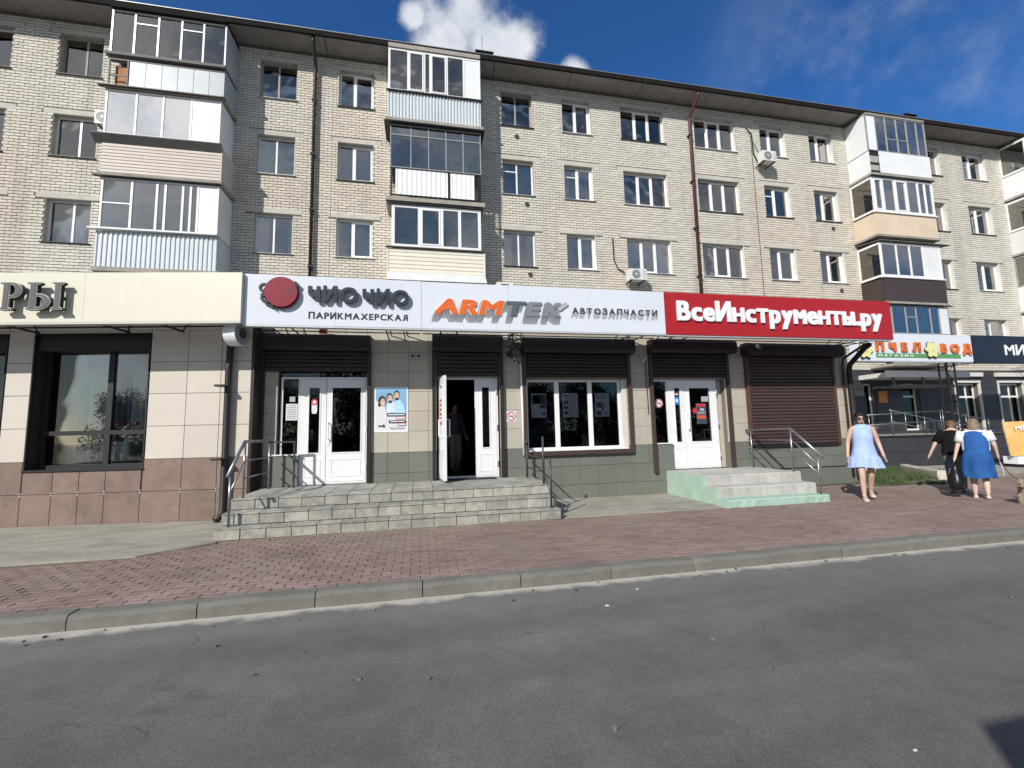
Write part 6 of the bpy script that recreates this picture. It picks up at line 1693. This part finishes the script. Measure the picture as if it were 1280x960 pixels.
# woman in light blue walking towards the camera
def woman_light_blue():
    s = 1.0
    t, bd, J = person('woman in a light blue sleeveless dress and dark sunglasses walking towards the camera', 8.40, 7.22, rad(-38), s, M_skin1,
        {-1: (0, (-.13, .48), (-.12, .08)), 1: (.02, (.05, .47), (.22, .12))},
        {-1: ((.235, .03, 1.10), (.265, -.03, .86)), 1: ((.235, .03, 1.10), (.275, -.06, .87))}, (-.01, -.01, -.005))
    garment('dress', M_dress, t, [ring(0, 0, 1.435, .062, .058), ring(0, 0, 1.415, .125, .07), ring(0, 0, 1.37, .162, .088), ring(0, 0, 1.30, .152, .112), ring(0, -.01, 1.20, .155, .125), ring(0, -.005, 1.06, .160, .125), ring(0, 0, .92, .190, .148, wave=.02), ring(0, 0, .82, .212, .165, wave=.03), ring(0, 0, .80, .232, .175, wave=.045, k=11), ring(0, 0, .72, .250, .19, wave=.06, k=11), ring(0, 0, .615, .275, .205, wave=.08, k=11)], folds=.1, seed=4)
    b = MB(); b.quad((-.07, -.094, 1.375), (-.005, -.10, 1.36), (-.05, -.108, 1.335)); b.quad((.005, -.10, 1.36), (.07, -.094, 1.375), (.05, -.108, 1.335)); b.build('collar', M_dress, t)
    hair(t, J, s, M_hair1, 'bun')
    h = J['head']; g = MB()
    for sd in (-1, 1): g.sphere(tuple(h + Vector((sd * .034, -.090, .055))), (.031, .010, .024), 10, 7); g.tube([tuple(h + Vector((sd * .064, -.082, .06))), tuple(h + Vector((sd * .08, 0, .065)))], .004, 5)
    g.tube([tuple(h + Vector((-.02, -.096, .062))), tuple(h + Vector((.02, -.096, .062)))], .004, 5); g.build('sunglasses', M_black, t)
    for sd in (-1, 1): shoe(t, J, s, sd, M_shoe)
woman_light_blue()

def woman_blue():
    s = .90
    t, bd, J = person('older woman seen from behind in a royal blue pinafore over a white short sleeved top', 10.27, 6.62, rad(126), s, M_skin2,
        {-1: (0, (-.05, .47), (.05, .10)), 1: (0, (-.06, .47), (-.06, .08))},
        {-1: ((.27, .02, 1.13), (.30, -.08, .92)), 1: ((.27, .02, 1.10), (.33, .02, .86))}, (0, .0, -.01), bulk=1.25, lean=.06)
    k = s
    R = lambda z, rx, ry, cy=0, **q: ring(0, cy * k, z * k, rx * k, ry * k, **q)
    garment('white_top', M_teew, t, [R(1.43, .08, .07, -.03), R(1.40, .17, .10, -.025), R(1.34, .215, .135, -.02), R(1.20, .215, .15, -.015), R(1.0, .21, .15)])
    garment('pinafore', M_blue, t, [R(1.40, .135, .105, -.028), R(1.36, .185, .142, -.02), R(1.26, .195, .166, -.015), R(1.12, .205, .172, -.01), R(1.0, .205, .175), R(.88, .232, .205, wave=.015, k=5), R(.74, .232, .21, wave=.03, k=6), R(.60, .228, .21, wave=.05, k=7), R(.44, .235, .215, wave=.06, k=8, ph=1)], folds=.13, seed=9)
    for sd in (-1, 1):
        sleeve(t, J['sh', sd] + Vector((-sd * .01, 0, .02)), J['sh', sd] * .25 + J['el', sd] * .75, .085, .072, M_teew)
        shoe(t, J, s, sd, M_shoe)
    hair(t, J, s, M_hair2, 'bob')
    b = MB(); hp = J['hand', -1]
    b.tube([tuple(J['wr', -1] + Vector((.0, -.03, -.02))), (hp.x - .04, hp.y - .05, .55), (hp.x - .04, hp.y - .1, .42)], .010, 6); b.build('strap', mat('white_strap', (.6, .62, .65), .6), t)
    M = t.matrix_basis if False else Matrix.Translation((10.27, 6.62, PZ)) @ Matrix.Rotation(rad(126), 4, 'Z')
    return M @ J['hand', 1], M @ J['hand', -1]
hand_l, hand_r = woman_blue()
def woman_black():
    s = .90
    t, bd, J = person('stooping woman seen from behind in a black short sleeved top and grey trousers', 10.78, 7.34, rad(122), s, M_skin1,
        {-1: (0, (-.10, .47), (-.02, .08)), 1: (0, (-.02, .47), (.10, .11))},
        {-1: ((.27, .0, 1.12), (.30, -.12, .92)), 1: ((.30, .04, 1.10), (.40, .02, .86))}, (0, -.05, -.04), bulk=1.05, lean=.34)
    k = s; R = lambda z, rx, ry, cy=0, **q: ring(0, cy * k, z * k, rx * k, ry * k, **q)
    garment('top', M_blackc, t, [R(1.42, .075, .065, -.175), R(1.39, .165, .10, -.165), R(1.33, .205, .13, -.148), R(1.18, .20, .145, -.098), R(1.02, .195, .15, -.045), R(.86, .205, .155, 0, wave=.02)], folds=.07, seed=5)
    for sd in (-1, 1):
        sleeve(t, J['sh', sd] + Vector((-sd * .02, 0, .02)), J['sh', sd] * .15 + J['el', sd] * .85, .08, .075, M_blackc)
        a, kn, hp = J['ankle', sd], J['knee', sd], Vector((sd * .09 * k, 0, .88 * k))
        MB().tube([tuple(hp), tuple(kn), tuple(a + Vector((0, 0, .03)))], .105 * k, 14, .065 * k).build('trouser_leg', M_trous, t, smooth=True)
        shoe(t, J, s, sd, M_trous)
    hair(t, J, s, M_hair3, 'short')
woman_black()
def carrier_bag():
    p = hand_l; t = thing('carrier_bag', 'full black plastic carrier bag hanging from the hand of the woman in royal blue', 'bag', (p.x, p.y, p.z - .52), rad(40))
    b = MB(); b.smooth = True; r_ = random.Random(3); rings = []
    for z, rx, ry in ((0, .10, .07), (.02, .17, .11), (.12, .18, .125), (.24, .15, .11), (.34, .09, .07), (.42, .045, .04), (.47, .03, .03)):
        rings.append([(rx * (1 + .09 * math.sin(5 * a + z * 20)) * math.cos(a), ry * (1 + .1 * math.sin(7 * a + z * 9)) * math.sin(a), z) for a in [2 * PI * i / 22 for i in range(22)]])
    b.loft(rings); b.build('sack', M_bag, t)
    for q in (-.02, .02): MB().tube([(q, -.01, .46), (q * 1.6, 0, .52), (q, .01, .56)], .008, 6).build('handle', M_bag, t)
carrier_bag()
def visitor():
    t, bd, J = person('person in pale trousers and dark top standing in the dark doorway', .80, 10.9, rad(35), 1.0, M_skin1,
        {-1: (0, (-.04, .47), (-.02, .08)), 1: (0, (-.05, .47), (.03, .08))}, {-1: ((.25, .03, 1.10), (.26, -.08, .86)), 1: ((.25, .03, 1.10), (.26, -.1, .88))}, (0, 0, 0), z=.65)
    garment('top', M_trous, t, [ring(0, 0, 1.41, .07, .06), ring(0, 0, 1.38, .15, .08), ring(0, 0, 1.32, .18, .11), ring(0, 0, 1.15, .175, .125), ring(0, 0, .9, .18, .13)])
    for sd in (-1, 1):
        MB().tube([(sd * .09, 0, .92), tuple(J['knee', sd]), tuple(J['ankle', sd])], .10, 14, .065).build('trouser_leg', M_plaster, t, smooth=True)
        sleeve(t, J['sh', sd], J['wr', sd], .065, .045, M_trous); shoe(t, J, 1.0, sd, M_black)
    hair(t, J, 1.0, M_hair1, 'short')
visitor()
def dog():
    M_fur = mat('cream_fur', (.52, .42, .30), .9, var=.25, scale=18, bump=.8, bscale=60)
    t = thing('dog', 'small cream shaggy dog on a lead at the right edge of the pavement', 'dog', (10.12, 5.92, PZ), rad(18))
    # head towards -X in its own frame, body along +X
    N = [(.10, 0, .27, .085, .095), (.24, 0, .265, .08, .09), (.38, 0, .27, .085, .085), (0.02, 0, .33, .055, .055), (-.05, 0, .385, .062, .062), (-.11, 0, .375, .04, .04), (-.155, 0, .362, .025, .025),
         (.08, .055, .20, .035, .035), (.085, .058, .10, .020, .020), (.078, .058, .02, .020, .020), (.05, .058, .012, .018, .014), (.08, -.055, .20, .035, .035), (.06, -.058, .10, .020, .020), (.035, -.058, .02, .020, .020), (.005, -.058, .012, .018, .014),
         (.38, .055, .21, .045, .045), (.35, .06, .14, .026, .026), (.42, .06, .075, .019, .019), (.415, .06, .02, .019, .019), (.385, .06, .012, .018, .014), (.38, -.055, .21, .045, .045), (.37, -.06, .14, .026, .026), (.44, -.06, .08, .019, .019), (.45, -.06, .02, .019, .019), (.42, -.06, .012, .018, .014),
         (.45, 0, .32, .022, .022), (.50, 0, .40, .022, .022), (.47, 0, .46, .02, .02)]
    E = [(0, 1), (1, 2), (0, 3), (3, 4), (4, 5), (5, 6), (0, 7), (7, 8), (8, 9), (9, 10), (0, 11), (11, 12), (12, 13), (13, 14), (2, 15), (15, 16), (16, 17), (17, 18), (18, 19), (2, 20), (20, 21), (21, 22), (22, 23), (23, 24), (2, 25), (25, 26), (26, 27)]
    bd = skin_mesh('body', N, E, M_fur, t, sub=2, root=1)
    b = MB(); r_ = random.Random(8)
    me = bd.data
    for p in me.polygons:
        for q in range(2):
            c = p.center; n = p.normal; L_ = r_.uniform(.018, .04)
            d = (n + Vector((r_.uniform(-.4, .6), r_.uniform(-.4, .4), -.7))).normalized(); w = n.cross(d).normalized() * .005
            b.quad(tuple(c - w), tuple(c + w), tuple(c + d * L_ + n * .006))
    b.build('fur', M_fur, t, kind='stuff')
    for sd in (-1, 1):
        b = MB(); b.loft([[(-.045, sd * .045, .435), (-.015, sd * .05, .43), (-.02, sd * .06, .425)], [(-.05, sd * .075, .37), (-.005, sd * .08, .37), (-.02, sd * .09, .365)], [(-.03, sd * .075, .33), (-.02, sd * .078, .33), (-.02, sd * .08, .33)]]); b.build('ear', M_fur, t)
        MB().sphere((-.10, sd * .032, .405), .009, 8, 6).build('eye', M_black, t)
    MB().sphere((-.178, 0, .368), (.012, .014, .011), 8, 6).build('nose', M_black, t)
    rg = [[(.0 + .0 * q + .012 * dx, .062 * math.cos(a), .345 + .062 * math.sin(a) + .01 * dx) for a in [2 * PI * k / 16 for k in range(16)]] for q, dx in ((0, -1), (1, 1))]
    b = MB(); b.loft(rg, cap=False); b.build('collar', M_redprint, t)
    p0 = Matrix.Translation((10.12, 5.92, PZ)) @ Matrix.Rotation(rad(18), 4, 'Z') @ Vector((.01, 0, .41)); p1 = hand_r
    b = MB(); b.tube([tuple(p0 + (p1 - p0) * k / 8 + Vector((0, 0, -.10 * math.sin(PI * k / 8)))) for k in range(9)], .006, 5)
    tag(b.build('dog_lead', mat('dark_red_lead', (.08, .02, .025), .6)), 'thin dark lead running from the hand of the woman in blue to the dog', 'lead')
dog()

# ================================================================ behind the camera: the van that shades the road and the trees the glass reflects
def truck():
    """box lorry standing across the road behind the camera; its body throws the shadow on the road"""
    M_tb = mat('lorry_box_paint', (.50, .51, .52), .45, var=.05, dirt=(.36, .35, .33), damt=.4); M_tc = mat('lorry_cab_paint', (.10, .16, .30), .35, var=.04)
    t = thing_w('parked_lorry', 'box lorry with grey body parked behind the camera, shading the road', 'lorry', (VX + 3, VY - 1.2, 0))
    BX('cargo_box', M_tb, t, VX, VX + 5.2, VY - 2.45, VY, 1.05, VH)
    for k in range(6): BX('box_rib', M_frame_al, t, VX + .4 + k * .85, VX + .46 + k * .85, VY + .0005, VY + .02, 1.08, VH - .05)
    BX('chassis', M_black, t, VX + .1, VX + 7.0, VY - 1.9, VY - .55, .62, 1.04)
    b = MB(); prof = [(VX + 5.35, .55), (VX + 5.35, 2.75), (VX + 6.6, 2.75), (VX + 7.1, 1.75), (VX + 7.2, .55)]
    b.loft([[(x, VY - 2.35, z) for x, z in prof], [(x, VY - .1, z) for x, z in prof]]); cab = b.build('cab', M_tc, t)
    BX('side_window', M_glassd, cab, VX + 5.75, VX + 6.6, VY - .099, VY - .09, 1.75, 2.5)
    for x in (VX + 1.0, VX + 2.05, VX + 6.2):
        for y in (VY - .02, VY - 2.1):
            w = MB().tube([(x, y - .28, .48), (x, y, .48)], .48, 22).build('wheel', M_black, t); MB().tube([(x, y + .0005, .48), (x, y + .01, .48)], .26, 16).build('rim', M_frame_al, w)
    BX('rear_light', M_redprint, t, VX - .02, VX - .001, VY - .35, VY - .15, .8, .98); BX('rear_bumper', M_black, t, VX - .06, VX + .08, VY - 2.3, VY - .1, .5, .6)
VH = 3.6
VX, VY = 2.86 - .9 * VH / .86, 1.99 - 1.0 * VH / .86
truck()
def trees():
    r_ = random.Random(17)
    protos = []
    for k in range(2):
        h = 5.6
        tr = MB(); tr.tube([(0, 0, 0), (.05, .02, 1.2), (.0, .05, 2.4), (.1, .0, 3.8)], .17, 8, .06)
        for q in range(6):
            a = q * 1.05 + k; tr.tube([(0, 0, 1.5 + q * .3), (.8 * math.cos(a), .8 * math.sin(a), 2.5 + q * .35), (1.4 * math.cos(a), 1.4 * math.sin(a), 3.2 + q * .3)], .06, 6, .02)
        cl = [(r_.gauss(0, 1.0), r_.gauss(0, 1.0), r_.uniform(.5, h - .5), r_.uniform(.6, 1.0)) for _ in range(34)]
        lf = MB()
        for x, y, z, rr_ in cl:
            for q in range(130):
                d = Vector((r_.gauss(0, 1), r_.gauss(0, 1), r_.gauss(0, .8))).normalized() * rr_ * r_.random() ** .4
                u = Vector((r_.gauss(0, 1), r_.gauss(0, 1), r_.gauss(0, 1))).normalized() * .11; v = u.orthogonal().normalized() * .06; c = Vector((x, y, z)) + d
                lf.quad(tuple(c - u), tuple(c + v), tuple(c + u), tuple(c - v))
        protos.append((tr.mesh('trunk', M_bark), lf.mesh('crown', M_leaf)))
    for i in range(24):
        x = -34 + i * 2.9 + r_.uniform(-.8, .8); y = -17 + r_.uniform(-1.5, 1.5); s_ = r_.uniform(.8, 1.2)
        t = thing('street_tree', 'leafy green street tree in the row across the road behind the camera', 'tree', (x, y, .0), r_.uniform(0, 6), 'street trees across the road')
        t.scale = (s_, s_, s_)
        a, c = protos[i % 2]; link('trunk', a, t); link('crown', c, t)
trees()
for _m in bpy.data.meshes: pass
